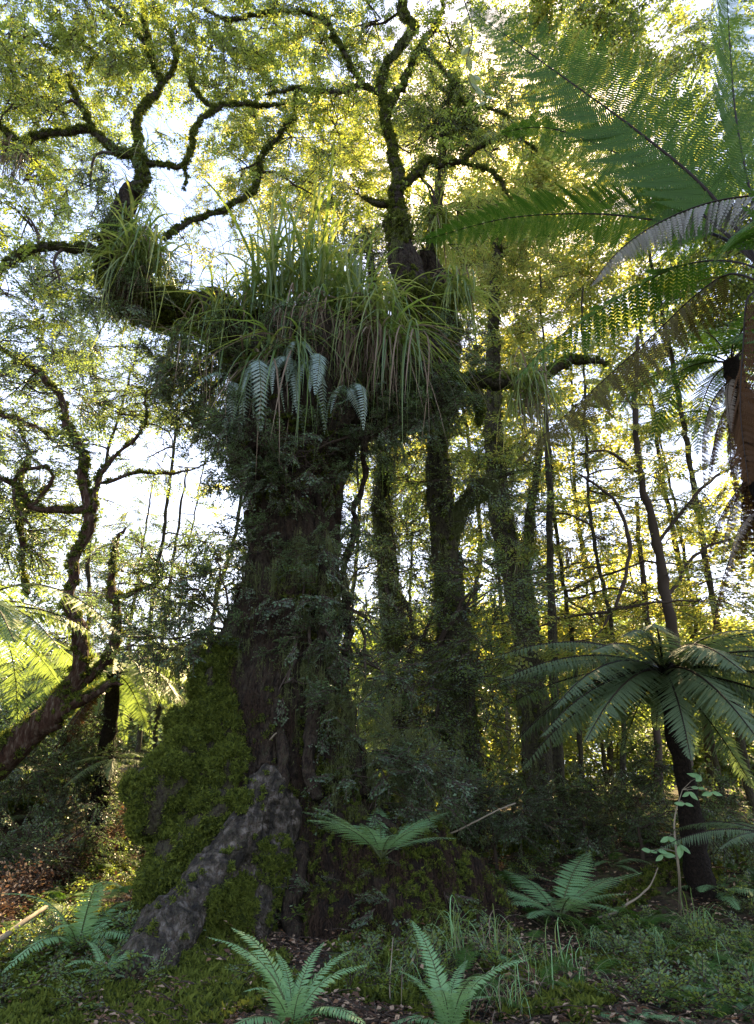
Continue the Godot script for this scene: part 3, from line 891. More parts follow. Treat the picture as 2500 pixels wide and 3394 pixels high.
	# limbs
	var limbs := [
		[[Vector3(-4.548, 11.685, -9.300), Vector3(-4.445, 12.201, -9.350), Vector3(-4.602, 12.795, -9.400), Vector3(-5.070, 12.978, -9.400), Vector3(-5.563, 13.412, -9.350), Vector3(-5.811, 13.411, -9.300), Vector3(-6.548, 13.075, -9.200), Vector3(-6.820, 12.891, -9.150), Vector3(-7.241, 13.280, -9.100), Vector3(-7.868, 13.585, -9.000)], [0.17, 0.16, 0.14, 0.1, 0.09, 0.085, 0.075, 0.07, 0.06, 0.05]],
		[[Vector3(-5.563, 13.412, -9.350), Vector3(-5.750, 13.855, -9.300), Vector3(-6.058, 14.337, -9.300), Vector3(-6.319, 15.051, -9.300)], [0.08, 0.07, 0.065, 0.03]],
		[[Vector3(-4.602, 12.795, -9.400), Vector3(-4.763, 13.538, -9.450), Vector3(-4.820, 14.185, -9.500), Vector3(-4.640, 14.584, -9.500), Vector3(-4.474, 15.021, -9.550), Vector3(-4.792, 15.914, -9.600), Vector3(-5.014, 16.654, -9.600), Vector3(-5.353, 18.067, -9.700), Vector3(-5.719, 19.767, -9.800)], [0.12, 0.1, 0.09, 0.09, 0.075, 0.065, 0.06, 0.05, 0.04]],
		[[Vector3(-4.499, 14.994, -9.550), Vector3(-4.275, 15.481, -9.500), Vector3(-4.337, 16.201, -9.500), Vector3(-4.504, 16.797, -9.500)], [0.07, 0.05, 0.045, 0.03]],
		[[Vector3(-4.792, 15.914, -9.600), Vector3(-5.374, 16.957, -9.600), Vector3(-6.005, 17.728, -9.500), Vector3(-6.517, 18.704, -9.500)], [0.05, 0.05, 0.045, 0.03]],
		[[Vector3(-4.490, 12.614, -9.400), Vector3(-4.045, 12.449, -9.300), Vector3(-3.656, 12.309, -9.200), Vector3(-3.546, 12.736, -9.200), Vector3(-3.521, 13.346, -9.200), Vector3(-3.230, 13.984, -9.300), Vector3(-2.635, 14.275, -9.400), Vector3(-1.916, 14.383, -9.500)], [0.07, 0.05, 0.05, 0.05, 0.055, 0.055, 0.05, 0.04]],
		[[Vector3(-3.230, 13.984, -9.300), Vector3(-3.497, 14.174, -9.200), Vector3(-3.719, 14.569, -9.200), Vector3(-3.876, 15.180, -9.200)], [0.045, 0.04, 0.035, 0.02]],
		[[Vector3(-3.656, 12.309, -9.200), Vector3(-3.583, 12.031, -9.200), Vector3(-3.577, 11.746, -9.200)], [0.03, 0.025, 0.015]],
		[[Vector3(-3.918, 10.893, -9.500), Vector3(-3.607, 11.425, -9.700), Vector3(-2.917, 12.002, -9.900), Vector3(-2.458, 12.628, -10.000), Vector3(-2.363, 13.574, -10.000), Vector3(-2.083, 14.224, -10.100), Vector3(-1.774, 14.840, -10.100), Vector3(-1.784, 15.905, -10.200)], [0.07, 0.06, 0.06, 0.065, 0.055, 0.05, 0.045, 0.03]],
		[[Vector3(-4.654, 10.082, -9.200), Vector3(-4.944, 10.141, -9.100), Vector3(-5.341, 10.149, -9.000), Vector3(-5.819, 10.003, -8.900), Vector3(-6.288, 9.519, -8.800), Vector3(-6.741, 8.778, -8.700)], [0.14, 0.12, 0.1, 0.095, 0.09, 0.07]],
		[[Vector3(0.361, 12.336, -9.900), Vector3(0.423, 12.949, -9.900), Vector3(0.247, 14.107, -9.900), Vector3(0.098, 15.201, -9.900), Vector3(0.160, 16.065, -9.900), Vector3(0.446, 16.663, -9.900), Vector3(0.817, 17.437, -9.900), Vector3(0.567, 18.078, -9.900), Vector3(0.694, 19.424, -9.900)], [0.15, 0.14, 0.12, 0.115, 0.1, 0.1, 0.13, 0.14, 0.1]],
		[[Vector3(0.098, 15.272, -9.900), Vector3(-0.253, 15.344, -9.800), Vector3(-0.921, 15.023, -9.700), Vector3(-1.771, 14.981, -9.600), Vector3(-2.305, 14.651, -9.500)], [0.08, 0.075, 0.06, 0.045, 0.03]],
		[[Vector3(-0.302, 15.344, -9.800), Vector3(-0.599, 15.918, -9.700), Vector3(-0.905, 16.654, -9.600), Vector3(-1.363, 17.180, -9.500), Vector3(-2.250, 17.169, -9.400), Vector3(-3.185, 16.701, -9.300), Vector3(-3.783, 17.065, -9.200)], [0.06, 0.06, 0.055, 0.05, 0.045, 0.04, 0.03]],
		[[Vector3(0.213, 14.783, -9.900), Vector3(0.537, 15.625, -10.000), Vector3(0.808, 16.508, -10.100), Vector3(1.028, 17.123, -10.100), Vector3(1.433, 18.080, -10.200), Vector3(1.655, 19.433, -10.300)], [0.1, 0.09, 0.08, 0.075, 0.06, 0.05]],
		[[Vector3(0.379, 12.336, -9.900), Vector3(0.716, 12.711, -9.800), Vector3(1.002, 13.208, -9.800), Vector3(1.227, 13.058, -9.800), Vector3(1.626, 13.027, -9.700), Vector3(2.133, 13.409, -9.600), Vector3(2.671, 13.538, -9.500), Vector3(3.143, 12.978, -9.400)], [0.1, 0.1, 0.09, 0.075, 0.06, 0.05, 0.04, 0.025]],
		[[Vector3(1.625, 13.003, -9.700), Vector3(2.095, 12.763, -9.600), Vector3(2.399, 12.253, -9.500), Vector3(2.539, 11.787, -9.500)], [0.04, 0.035, 0.03, 0.02]],
		[[Vector3(0.359, 12.097, -9.900), Vector3(0.036, 11.991, -9.800), Vector3(-0.319, 12.119, -9.700)], [0.1, 0.08, 0.07]],
		[[Vector3(1.024, 16.967, -10.100), Vector3(1.576, 15.773, -9.900), Vector3(1.772, 14.925, -9.800), Vector3(2.562, 14.317, -9.600), Vector3(2.641, 14.118, -9.600)], [0.05, 0.04, 0.035, 0.03, 0.02]],
		[[Vector3(0.631, 7.761, -10.100), Vector3(1.394, 8.117, -10.000), Vector3(2.093, 8.024, -9.900), Vector3(2.867, 8.079, -9.800), Vector3(3.455, 8.406, -9.800), Vector3(4.000, 8.312, -9.800)], [0.3, 0.2, 0.17, 0.14, 0.1, 0.06]],
		[[Vector3(1.712, 8.070, -10.000), Vector3(1.761, 7.518, -10.000), Vector3(1.706, 7.250, -10.000)], [0.15, 0.1, 0.05]]]
	var skeleton := []
	var tufts := []
	for l in limbs:
		for w in l[1].size():
			l[1][w] *= 0.74 * (0.4 if w == l[1].size() - 1 and l[1][w] < 0.1 else 1.0)
		var sl := wiggle(smooth(l, 0.07), 0.07)
		var b := MB.new()
		b.tube(sl[0], sl[1], 10, bumps, 0.45)
		part("limb", b.mesh(M.mossy_bark), root, back)
		skeleton.append(sl)
		moss_on(sl, tufts, 0.8)
	# moss over the trunk and roots, thick where the photograph shows it
	moss_zones(keep[0], [
		[Vector3(0.275, 0.429, -8.500), 0.9, 1.2], [Vector3(-0.370, 1.662, -8.800), 0.8, 1.0], [Vector3(0.080, 1.984, -8.900), 0.7, 1.2], [Vector3(-2.434, 7.592, -9.000), 0.5, 3.0], [Vector3(-0.851, 3.991, -8.900), 0.6, 1.0], [Vector3(-1.264, 6.086, -8.900), 1.0, 0.5], [Vector3(-3.573, 8.994, -9.100), 0.8, 1.2], [Vector3(-4.499, 10.091, -9.100), 0.9, 1.2], [Vector3(0.843, 9.202, -9.700), 1.2, 1.0], [Vector3(-1.181, 2.196, -8.800), 0.7, 0.35], [Vector3(-0.613, 0.300, -8.200), 0.8, 0.6], [Vector3(0.387, 11.641, -9.800), 0.8, 1.0]], tufts)
	moss_zones(keep4[0], [[Vector3(0.259, 0.498, -8.000), 1.3, 0.6]], tufts)
	moss_zones(keep2[0], [[Vector3(-1.448, 0.395, -7.600), 0.42, 3.0], [Vector3(-1.687, 1.144, -8.100), 0.22, 1.4], [Vector3(-1.084, 0.764, -7.900), 0.35, 0.6], [Vector3(-1.446, 1.281, -8.100), 0.22, 1.2], [Vector3(-1.850, 0.526, -7.800), 2.0, 0.03]], tufts)
	moss_zones(keep3[0], [[Vector3(-2.163, 2.182, -8.600), 1.2, 2.4], [Vector3(-2.511, 1.466, -8.200), 0.8, 3.2], [Vector3(-2.177, 0.840, -8.000), 0.8, 2.6], [Vector3(-2.621, 0.363, -7.800), 0.6, 1.6]], tufts, 1.15)
	scatter("moss", M.tuft_mesh, tufts, root, back)
	grow(root, back, skeleton, [
		[Vector3(-7.360, 16.317, -9.200), Vector3(1.441, 1.057, 1.249), 0.93], [Vector3(-5.860, 17.103, -9.500), Vector3(1.500, 0.800, 1.150), 0.81], [Vector3(-6.426, 15.484, -9.600), Vector3(1.447, 0.772, 1.110), 0.62], [Vector3(-7.093, 14.093, -9.000), Vector3(1.069, 0.713, 0.891), 0.74], [Vector3(-6.355, 11.692, -9.000), Vector3(0.913, 0.581, 0.747), 0.31], [Vector3(-6.184, 10.822, -9.000), Vector3(0.969, 0.484, 0.727), 0.43],
		[Vector3(-3.789, 16.637, -9.400), Vector3(1.276, 0.785, 1.031), 0.87], [Vector3(-2.751, 15.622, -9.500), Vector3(1.058, 0.577, 0.818), 0.68], [Vector3(-4.923, 16.065, -9.800), Vector3(1.092, 0.595, 0.844), 0.31], [Vector3(-3.232, 14.783, -9.400), Vector3(1.028, 0.467, 0.747), 0.5], [Vector3(-2.293, 17.422, -9.600), Vector3(1.217, 0.710, 0.964), 0.93], [Vector3(-1.270, 16.662, -9.800), Vector3(1.008, 0.605, 0.806), 0.62],
		[Vector3(-1.811, 14.349, -10.200), Vector3(1.071, 0.682, 0.876), 0.62], [Vector3(-0.824, 14.233, -10.000), Vector3(0.862, 0.767, 0.814), 0.62], [Vector3(-0.277, 17.917, -10.200), Vector3(1.172, 0.746, 0.959), 0.81], [Vector3(1.720, 17.277, -10.200), Vector3(0.944, 0.944, 0.944), 0.68], [Vector3(1.533, 15.183, -10.200), Vector3(0.995, 0.697, 0.846), 0.56], [Vector3(-0.621, 13.037, -10.200), Vector3(0.846, 0.564, 0.705), 0.5], [Vector3(-1.295, 13.005, -10.400), Vector3(0.857, 0.571, 0.714), 0.37],
		[Vector3(2.327, 13.341, -9.700), Vector3(1.008, 0.550, 0.779), 0.56], [Vector3(1.210, 12.083, -10.000), Vector3(0.813, 0.632, 0.722), 0.5], [Vector3(0.713, 13.946, -10.200), Vector3(0.578, 0.578, 0.578), 0.37], [Vector3(-2.907, 13.421, -10.200), Vector3(0.570, 0.475, 0.523), 0.25], [Vector3(-5.307, 9.320, -8.900), Vector3(0.839, 0.381, 0.610), 0.31], [Vector3(-6.018, 8.953, -8.800), Vector3(0.672, 0.448, 0.560), 0.5], [Vector3(-7.613, 12.849, -9.000), Vector3(0.773, 1.031, 0.902), 0.74], [Vector3(-5.444, 12.018, -9.500), Vector3(0.609, 0.435, 0.522), 0.31], [Vector3(-6.610, 13.858, -9.400), Vector3(0.819, 0.364, 0.592), 0.37]], M.k_rata)
	# hanging moss from the trunk, twigs and neighbours
	var hang := []
	for q in [[Vector3(-0.783, 4.321, -8.700), 0.5, 0.5, 60], [Vector3(-1.162, 4.451, -8.700), 0.5, 0.3, 50], [Vector3(-0.724, 2.729, -8.600), 0.55, 0.4, 90], [Vector3(-1.216, 3.088, -8.700), 0.5, 0.3, 50], [Vector3(-1.810, 4.018, -9.000), 0.4, 0.6, 60], [Vector3(-0.146, 2.182, -8.600), 0.5, 0.5, 90], [Vector3(-2.426, 2.885, -8.900), 0.5, 0.5, 60], [Vector3(-0.355, 1.560, -8.500), 0.5, 0.3, 50], [Vector3(0.644, 1.873, -8.800), 0.5, 0.4, 50], [Vector3(0.537, 16.654, -9.600), 0.3, 0.5, 40], [Vector3(0.464, 11.089, -9.700), 0.2, 0.4, 40], [Vector3(-0.478, 7.592, -9.000), 0.6, 0.3, 40]]:
		for i in q[3] * 3 / 4:
			var p: Vector3 = q[0] + rv() * Vector3(q[1] * 1.2, q[2] * 1.4, 0.3)
			hang.append(Transform3D(Basis(Vector3.UP, rng.randf() * TAU) * Basis.from_scale(Vector3(rnd(0.5, 1.2), rnd(0.25, 1.6), rnd(0.5, 1.2))), p))
	scatter("hanging_moss", M.strand_mesh, hang, root, back)
	var hairs := []
	for mb in [[keep4[0], 0.8], [keep[0], 0.25]]:
		for i in mb[0].v.size():
			var p: Vector3 = mb[0].v[i]
			if p.y < 6.5 and mb[0].n[i].z > -0.2 and rng.randf() < mb[1] * 0.5:
				hairs.append(Transform3D(Basis(Vector3.UP, rng.randf() * TAU) * Basis.from_scale(Vector3(1, rnd(0.4, 1.0), 1)), p + mb[0].n[i] * 0.02))
	scatter("rootlets", M.root_hair_mesh, hairs, root, back)

func perchers() -> void:
	# strap-leaved perching plants
	clump("perching_lily", "largest grassy perching plant, upright yellow green leaves crowning the giant trunk", "epiphyte", Vector3(-1.336, 8.932, -9.000), 230, M.b_erect, 1.45, {"foot": 0.5, "open": 1.0})
	clump("perching_lily", "upright strap leaved plant between the long limb and the largest clump", "epiphyte", Vector3(-2.028, 8.825, -9.100), 120, M.b_erect, 1.1, {"foot": 0.35})
	clump("perching_lily", "upright strap leaved plant between the largest clump and the mossy stem", "epiphyte", Vector3(-0.626, 8.999, -9.200), 130, M.b_erect, 1.2, {"foot": 0.35})
	clump("perching_lily", "grassy perching plant arching over the trunk head beside the mossy right stem", "epiphyte", Vector3(-0.045, 8.654, -9.000), 170, M.b_strap, 1.05, {"foot": 0.45})
	clump("perching_lily", "dark shaggy perching plant wrapped round the elbow of the long limb", "epiphyte", Vector3(-4.050, 9.609, -8.900), 240, M.b_strap, 1.0, {"foot": 0.36, "open": 1.1})
	clump("perching_lily", "small yellow tufted perching plant high on the elbow limb", "epiphyte", Vector3(-4.457, 10.924, -9.100), 26, M.b_strap, 0.8, {"foot": 0.1, "open": 0.6})
	clump("perching_lily", "drooping perching plant where the long limb leaves the trunk", "epiphyte", Vector3(-2.447, 8.608, -9.000), 130, M.b_strap, 0.85, {"foot": 0.4})
	clump("perching_lily", "sunlit perching plant in the fork behind the mossy stem", "epiphyte", Vector3(1.271, 11.794, -10.300), 100, M.b_strap, 1.0, {"foot": 0.2, "open": 0.7})
	clump("perching_lily", "spiky perching plant on the far stem above the trunk's shoulder", "epiphyte", Vector3(1.556, 9.850, -10.000), 130, M.b_strap, 0.95, {"foot": 0.25})
	clump("perching_lily", "perching plant hanging from the horizontal mossy branch", "epiphyte", Vector3(2.550, 7.632, -9.600), 140, M.b_strap, 0.8, {"foot": 0.25, "open": 1.1})
	clump("perching_lily", "tiny perching tuft in the upper fork of the elbow limb", "epiphyte", Vector3(-4.429, 12.736, -9.300), 30, M.b_strap, 0.5, {"foot": 0.08})
	clump("perching_lily", "grassy perching plant beside the trunk head hanging over its left shoulder", "epiphyte", Vector3(-2.964, 8.275, -9.100), 90, M.b_spill, 0.8, {"foot": 0.4, "open": 1.2})
	clump("perching_lily", "shaggy perching plant spilling down the near face of the trunk head", "epiphyte", Vector3(-1.606, 7.677, -8.750), 150, M.b_spill, 1.15, {"foot": 0.45})
	clump("perching_lily", "long leaved perching plant spilling over the far shoulder of the trunk head", "epiphyte", Vector3(0.249, 8.077, -8.950), 150, M.b_spill, 1.15, {"foot": 0.4})
	clump("perching_lily", "loose perching plant trailing below the long limb beside the trunk head", "epiphyte", Vector3(-2.771, 7.832, -9.100), 90, M.b_spill, 0.8, {"foot": 0.4})
	clump("dead_leaf_skirt", "curtain of dead brown strap leaves hanging below the largest perching plant", "dead leaves", Vector3(-1.187, 8.587, -8.800), 230, M.b_hang, 1.15, {"foot": 0.45, "open": 0.2})
	clump("dead_leaf_skirt", "pale dead strap leaves hanging down the front of the trunk head", "dead leaves", Vector3(-0.189, 8.142, -8.800), 230, M.b_hang, 1.15, {"foot": 0.4, "open": 0.2})
	clump("dead_leaf_skirt", "dark withered leaves hanging under the elbow plant", "dead leaves", Vector3(-4.056, 9.407, -9.000), 170, M.b_hang, 0.7, {"foot": 0.25, "open": 0.2})
	clump("dead_leaf_skirt", "reddish brown dead leaves hanging from the limb at the left edge", "dead leaves", Vector3(-6.725, 12.494, -9.000), 150, M.b_hang, 0.95, {"foot": 0.2, "open": 0.3})
	clump("dead_leaf_skirt", "withered leaves hanging under the mossy branch plant", "dead leaves", Vector3(2.530, 7.513, -9.550), 120, M.b_hang, 0.8, {"foot": 0.22, "open": 0.2})
	# ferns that hang from the trunk head
	for q in [[Vector3(-1.844, 7.367, -8.600), 5, 1.4, "glossy hanging fern at the trunk head's near shoulder, its fronds longest"], [Vector3(-1.349, 7.421, -8.500), 5, 1.2, "glossy hanging fern in the middle of the trunk head"], [Vector3(-0.929, 7.347, -8.450), 5, 1.15, "glossy hanging fern right of the middle one below the dead leaves"], [Vector3(-0.415, 6.973, -8.550), 4, 0.9, "dim hanging fern at the foot of the pale dead leaves"], [Vector3(-2.183, 7.211, -8.800), 4, 1.1, "hanging fern lowest on the near shoulder, half hidden by leaves"], [Vector3(-1.185, 7.715, -8.450), 3, 0.8, "shortest hanging fern, highest among the dead leaves"]]:
		fern("hanging_fern", q[3], q[0], q[1], M.f_hang, q[2], {"face": 0.0, "spread": 2.6, "wild": 2.6, "group": "ferns hanging from the trunk head"})
	# leafy shrubs rooted in the trunk's moss
	perched_shrub("leafy climber in dense small leaves over the trunk's waist", [[Vector3(-1.106, 4.467, -8.750), Vector3(0.629, 0.220, 0.424), 0.7], [Vector3(-0.696, 3.725, -8.600), Vector3(0.360, 0.360, 0.360), 0.8], [Vector3(-0.786, 3.111, -8.500), Vector3(0.462, 0.231, 0.347), 0.9], [Vector3(-1.361, 3.566, -8.700), Vector3(0.241, 0.301, 0.271), 0.5], [Vector3(-1.044, 2.703, -8.400), Vector3(0.281, 0.140, 0.210), 0.5], [Vector3(-0.504, 3.187, -8.600), Vector3(0.234, 0.352, 0.293), 0.7], [Vector3(-1.525, 4.788, -8.900), Vector3(0.388, 0.259, 0.323), 0.5], [Vector3(-0.681, 4.652, -8.900), Vector3(0.321, 0.321, 0.321), 0.5], [Vector3(-1.633, 3.775, -8.800), Vector3(0.246, 0.368, 0.307), 0.5], [Vector3(-1.138, 3.937, -8.700), Vector3(0.367, 0.245, 0.306), 0.4]], Vector3(-1.028, 3.736, -8.900))
	perched_shrub("bushy dark shrub leaning out from the trunk over the mossy buttress", [[Vector3(-2.598, 4.045, -9.100), Vector3(0.576, 0.448, 0.512), 1.5], [Vector3(-2.378, 4.648, -9.300), Vector3(0.468, 0.334, 0.401), 1.4], [Vector3(-2.842, 3.364, -8.900), Vector3(0.488, 0.366, 0.427), 1.5], [Vector3(-2.110, 3.364, -8.900), Vector3(0.305, 0.305, 0.305), 1], [Vector3(-3.216, 4.378, -9.100), Vector3(0.389, 0.259, 0.324), 0.9], [Vector3(-1.777, 4.896, -9.200), Vector3(0.334, 0.267, 0.301), 1]], Vector3(-1.950, 3.443, -9.300))
	perched_shrub("small leafy shrub on the underside of the trunk head", [[Vector3(-1.871, 6.389, -8.750), Vector3(0.610, 0.474, 0.542), 0.6], [Vector3(-1.024, 5.935, -8.600), Vector3(0.460, 0.263, 0.361), 0.45], [Vector3(-0.380, 6.389, -8.750), Vector3(0.610, 0.407, 0.508), 0.6], [Vector3(0.305, 6.628, -8.900), Vector3(0.416, 0.416, 0.416), 0.7], [Vector3(-1.994, 5.861, -8.900), Vector3(0.472, 0.337, 0.404), 1.2], [Vector3(-1.493, 5.594, -8.800), Vector3(0.462, 0.330, 0.396), 0.9], [Vector3(-0.837, 5.862, -8.750), Vector3(0.399, 0.266, 0.332), 0.7], [Vector3(-2.291, 6.501, -9.100), Vector3(0.281, 0.422, 0.351), 1]], Vector3(-1.536, 5.833, -9.000))
	perched_shrub("leafy shrub tangled among the hanging leaves on the near shoulder", [[Vector3(-1.689, 7.982, -8.700), Vector3(0.644, 0.358, 0.501), 0.7], [Vector3(-2.206, 7.695, -8.900), Vector3(0.432, 0.432, 0.432), 0.8], [Vector3(-2.933, 7.725, -9.200), Vector3(0.592, 0.592, 0.592), 1.2], [Vector3(-2.805, 6.937, -9.300), Vector3(0.436, 0.509, 0.472), 1], [Vector3(-3.248, 8.330, -9.300), Vector3(0.457, 0.457, 0.457), 0.9]], Vector3(-2.255, 7.832, -9.100))
	perched_shrub("leafy shrub on the trunk head's far shoulder by the mossy branch", [[Vector3(1.005, 7.594, -9.400), Vector3(0.675, 0.450, 0.562), 1.2], [Vector3(0.535, 7.045, -9.200), Vector3(0.434, 0.362, 0.398), 1], [Vector3(1.469, 8.501, -9.800), Vector3(0.479, 0.479, 0.479), 1.1], [Vector3(0.319, 7.403, -9.100), Vector3(0.363, 0.436, 0.399), 0.8]], Vector3(0.792, 7.544, -9.600))
	perched_shrub("sparse seedlings and sprigs on the dark root mound", [[Vector3(-0.214, 0.532, -7.750), Vector3(0.279, 0.232, 0.255), 0.35], [Vector3(0.341, 0.411, -7.750), Vector3(0.369, 0.277, 0.323), 0.35], [Vector3(0.769, 0.348, -7.900), Vector3(0.281, 0.235, 0.258), 0.4], [Vector3(-0.627, 0.283, -7.800), Vector3(0.184, 0.277, 0.231), 0.3]], Vector3(0.259, 0.498, -8.000))
	perched_shrub("small leaved shrub wrapped about the elbow of the long limb", [[Vector3(-4.056, 9.407, -9.000), Vector3(0.617, 0.463, 0.540), 0.9], [Vector3(-4.609, 10.295, -9.100), Vector3(0.400, 0.560, 0.480), 0.7], [Vector3(-3.969, 10.295, -9.100), Vector3(0.320, 0.480, 0.400), 0.6], [Vector3(-4.893, 11.973, -9.200), Vector3(0.382, 0.382, 0.382), 0.8], [Vector3(-4.587, 9.108, -9.100), Vector3(0.385, 0.308, 0.346), 0.7]], Vector3(-4.371, 9.779, -9.200))
	perched_shrub("wispy twigs reaching out from the trunk toward the mossy poles", [[Vector3(-0.171, 4.477, -9.200), Vector3(0.394, 0.263, 0.329), 0.5], [Vector3(-0.101, 3.656, -9.100), Vector3(0.378, 0.315, 0.346), 0.7], [Vector3(-0.155, 2.885, -8.900), Vector3(0.359, 0.299, 0.329), 0.8], [Vector3(-0.383, 5.295, -9.300), Vector3(0.274, 0.274, 0.274), 0.5]], Vector3(-0.566, 3.990, -9.400))
	perched_shrub("leafy tangle at the foot of the giant trunk by the tree trunks", [[Vector3(-0.372, 2.289, -8.600), Vector3(0.394, 0.282, 0.338), 1], [Vector3(0.133, 1.971, -8.600), Vector3(0.389, 0.278, 0.333), 1.2], [Vector3(0.686, 1.662, -8.700), Vector3(0.387, 0.277, 0.332), 1.1], [Vector3(-0.249, 1.660, -8.500), Vector3(0.324, 0.216, 0.270), 0.7], [Vector3(0.182, 1.461, -8.500), Vector3(0.429, 0.214, 0.321), 1]], Vector3(-0.034, 1.769, -8.900))

func perched_shrub(label: String, clouds: Array, at: Vector3) -> void:
	var root := thing("perched_shrub", label, "shrub", at)
	var sk := [[PackedVector3Array([at + Vector3(0, 0, -0.3), at, at + Vector3(0, 0.05, 0.05)]), PackedFloat32Array([0.05, 0.05, 0.03])]]
	var b := MB.new()
	b.tube(sk[0][0], sk[0][1], 6, null, 0.0)
	part("stem", b.mesh(M.twig), root, -at)
	grow(root, -at, sk, clouds, M.k_shrub, {"crown": "foliage"})

func neighbours() -> void:
	var g := "mossy trunks standing behind the giant tree"
	tree("forest_tree", "slender mossy trunk standing closest behind the giant trunk's waist", "tree", g, [[Vector3(0.614, 0.966, -12.500), Vector3(0.517, 2.439, -12.400), Vector3(0.305, 4.442, -12.200), Vector3(0.123, 6.178, -12.000), Vector3(0.156, 7.649, -12.000), Vector3(0.086, 9.252, -12.000), Vector3(0.040, 11.005, -12.000), Vector3(-0.278, 13.615, -12.000)], [0.28, 0.24, 0.22, 0.2, 0.15, 0.13, 0.1, 0.07]],
		[], [[Vector3(-0.273, 12.796, -12.000), Vector3(0.943, 0.943, 0.943), 0.7], [Vector3(0.478, 7.447, -11.600), Vector3(0.620, 0.531, 0.576), 0.9], [Vector3(0.369, 5.577, -11.600), Vector3(0.419, 0.586, 0.503), 0.7], [Vector3(0.434, 4.221, -11.600), Vector3(0.482, 0.562, 0.522), 0.9], [Vector3(0.338, 2.824, -11.600), Vector3(0.537, 0.460, 0.499), 1.1]], M.k_grey, M.mossy_bark, {"moss": 0.12, "drape": 420})
	tree("forest_tree", "stout straight mossy trunk draped with hanging moss between the giant and the fern", "tree", g, [[Vector3(1.425, 0.641, -11.400), Vector3(1.359, 1.680, -11.300), Vector3(1.324, 3.071, -11.200), Vector3(1.241, 4.582, -11.100), Vector3(1.135, 6.234, -11.000), Vector3(1.109, 7.912, -11.000), Vector3(1.073, 9.560, -11.000), Vector3(1.081, 11.379, -11.000), Vector3(1.349, 13.663, -11.000), Vector3(1.647, 16.095, -11.000)], [0.38, 0.3, 0.28, 0.26, 0.23, 0.19, 0.16, 0.13, 0.1, 0.07]],
		[[[Vector3(1.284, 2.914, -11.100), Vector3(1.000, 3.482, -11.000), Vector3(0.554, 3.836, -10.900)], [0.1, 0.07, 0.05]], [[Vector3(1.160, 5.797, -11.000), Vector3(1.850, 6.592, -11.000), Vector3(2.698, 6.866, -11.000)], [0.07, 0.05, 0.03]]], [[Vector3(1.861, 16.095, -11.000), Vector3(1.176, 1.176, 1.176), 0.9], [Vector3(1.725, 6.324, -10.800), Vector3(0.726, 0.403, 0.564), 1.1], [Vector3(0.746, 3.342, -10.600), Vector3(0.574, 0.359, 0.466), 1], [Vector3(1.754, 4.602, -10.600), Vector3(0.450, 0.599, 0.525), 0.9], [Vector3(1.587, 3.256, -10.500), Vector3(0.567, 0.425, 0.496), 1.2], [Vector3(1.139, 4.220, -10.600), Vector3(0.370, 0.444, 0.407), 0.6], [Vector3(0.921, 2.442, -10.500), Vector3(0.550, 0.344, 0.447), 1]], M.k_grey, M.mossy_bark, {"moss": 0.14, "drape": 420})
	tree("forest_tree", "dark leaning trunk carrying a shaggy perching clump at mid height", "tree", g, [[Vector3(3.167, 0.890, -14.000), Vector3(3.184, 2.548, -14.000), Vector3(3.124, 4.568, -14.000), Vector3(2.949, 6.083, -14.000), Vector3(2.796, 7.051, -14.000), Vector3(2.769, 8.657, -14.000), Vector3(2.880, 11.188, -14.000), Vector3(3.293, 15.618, -14.000)], [0.3, 0.28, 0.3, 0.3, 0.26, 0.22, 0.18, 0.1]],
		[[[Vector3(3.033, 5.874, -14.000), Vector3(3.327, 6.400, -14.000), Vector3(3.523, 7.497, -14.000), Vector3(3.948, 9.262, -14.000)], [0.15, 0.12, 0.1, 0.07]]], [[Vector3(3.351, 14.662, -14.000), Vector3(1.345, 1.345, 1.345), 0.9], [Vector3(3.784, 8.657, -14.000), Vector3(0.855, 0.641, 0.748), 0.6], [Vector3(2.747, 9.140, -14.000), Vector3(0.757, 0.649, 0.703), 0.8]], M.k_beech, M.mossy_bark, {"moss": 0.1, "drape": 160})
	tree("forest_tree", "thin straight pole-like trunk beside the leaning trunk with the clump", "tree", g, [[Vector3(3.122, 0.966, -12.500), Vector3(3.222, 3.228, -12.400), Vector3(3.331, 5.355, -12.300), Vector3(3.462, 7.237, -12.200), Vector3(3.539, 8.820, -12.200)], [0.1, 0.085, 0.07, 0.06, 0.05]],
		[], [[Vector3(3.587, 8.820, -12.200), Vector3(0.671, 0.575, 0.623), 0.6]], M.k_beech, M.mossy_bark, {"wiggle": 0.03})
	tree("forest_tree", "slim dark trunk rising behind the tree fern's crown", "tree", g, [[Vector3(5.738, 0.916, -13.500), Vector3(5.855, 3.347, -13.300), Vector3(5.888, 5.051, -13.200), Vector3(5.796, 6.496, -13.100), Vector3(5.682, 7.715, -13.000), Vector3(5.763, 9.294, -13.000), Vector3(6.156, 11.265, -13.000)], [0.14, 0.12, 0.11, 0.09, 0.07, 0.06, 0.04]],
		[[[Vector3(5.825, 6.192, -13.100), Vector3(6.601, 7.076, -13.000), Vector3(7.183, 7.607, -13.000), Vector3(8.080, 8.153, -13.000)], [0.04, 0.035, 0.03, 0.02]], [[Vector3(5.682, 7.715, -13.000), Vector3(5.017, 8.264, -13.000), Vector3(4.308, 8.153, -13.000)], [0.04, 0.03, 0.02]], [[Vector3(5.888, 5.051, -13.200), Vector3(6.795, 6.093, -13.400), Vector3(7.588, 6.436, -13.500)], [0.04, 0.03, 0.025]]], [[Vector3(6.080, 10.754, -13.000), Vector3(1.059, 0.742, 0.900), 0.7], [Vector3(7.421, 7.824, -13.000), Vector3(0.984, 0.591, 0.787), 0.5], [Vector3(4.619, 8.264, -13.000), Vector3(0.796, 0.398, 0.597), 0.4], [Vector3(7.476, 6.364, -13.300), Vector3(0.773, 0.483, 0.628), 0.5]], M.k_beech, M.twig, {"wiggle": 0.07, "sides": 8})
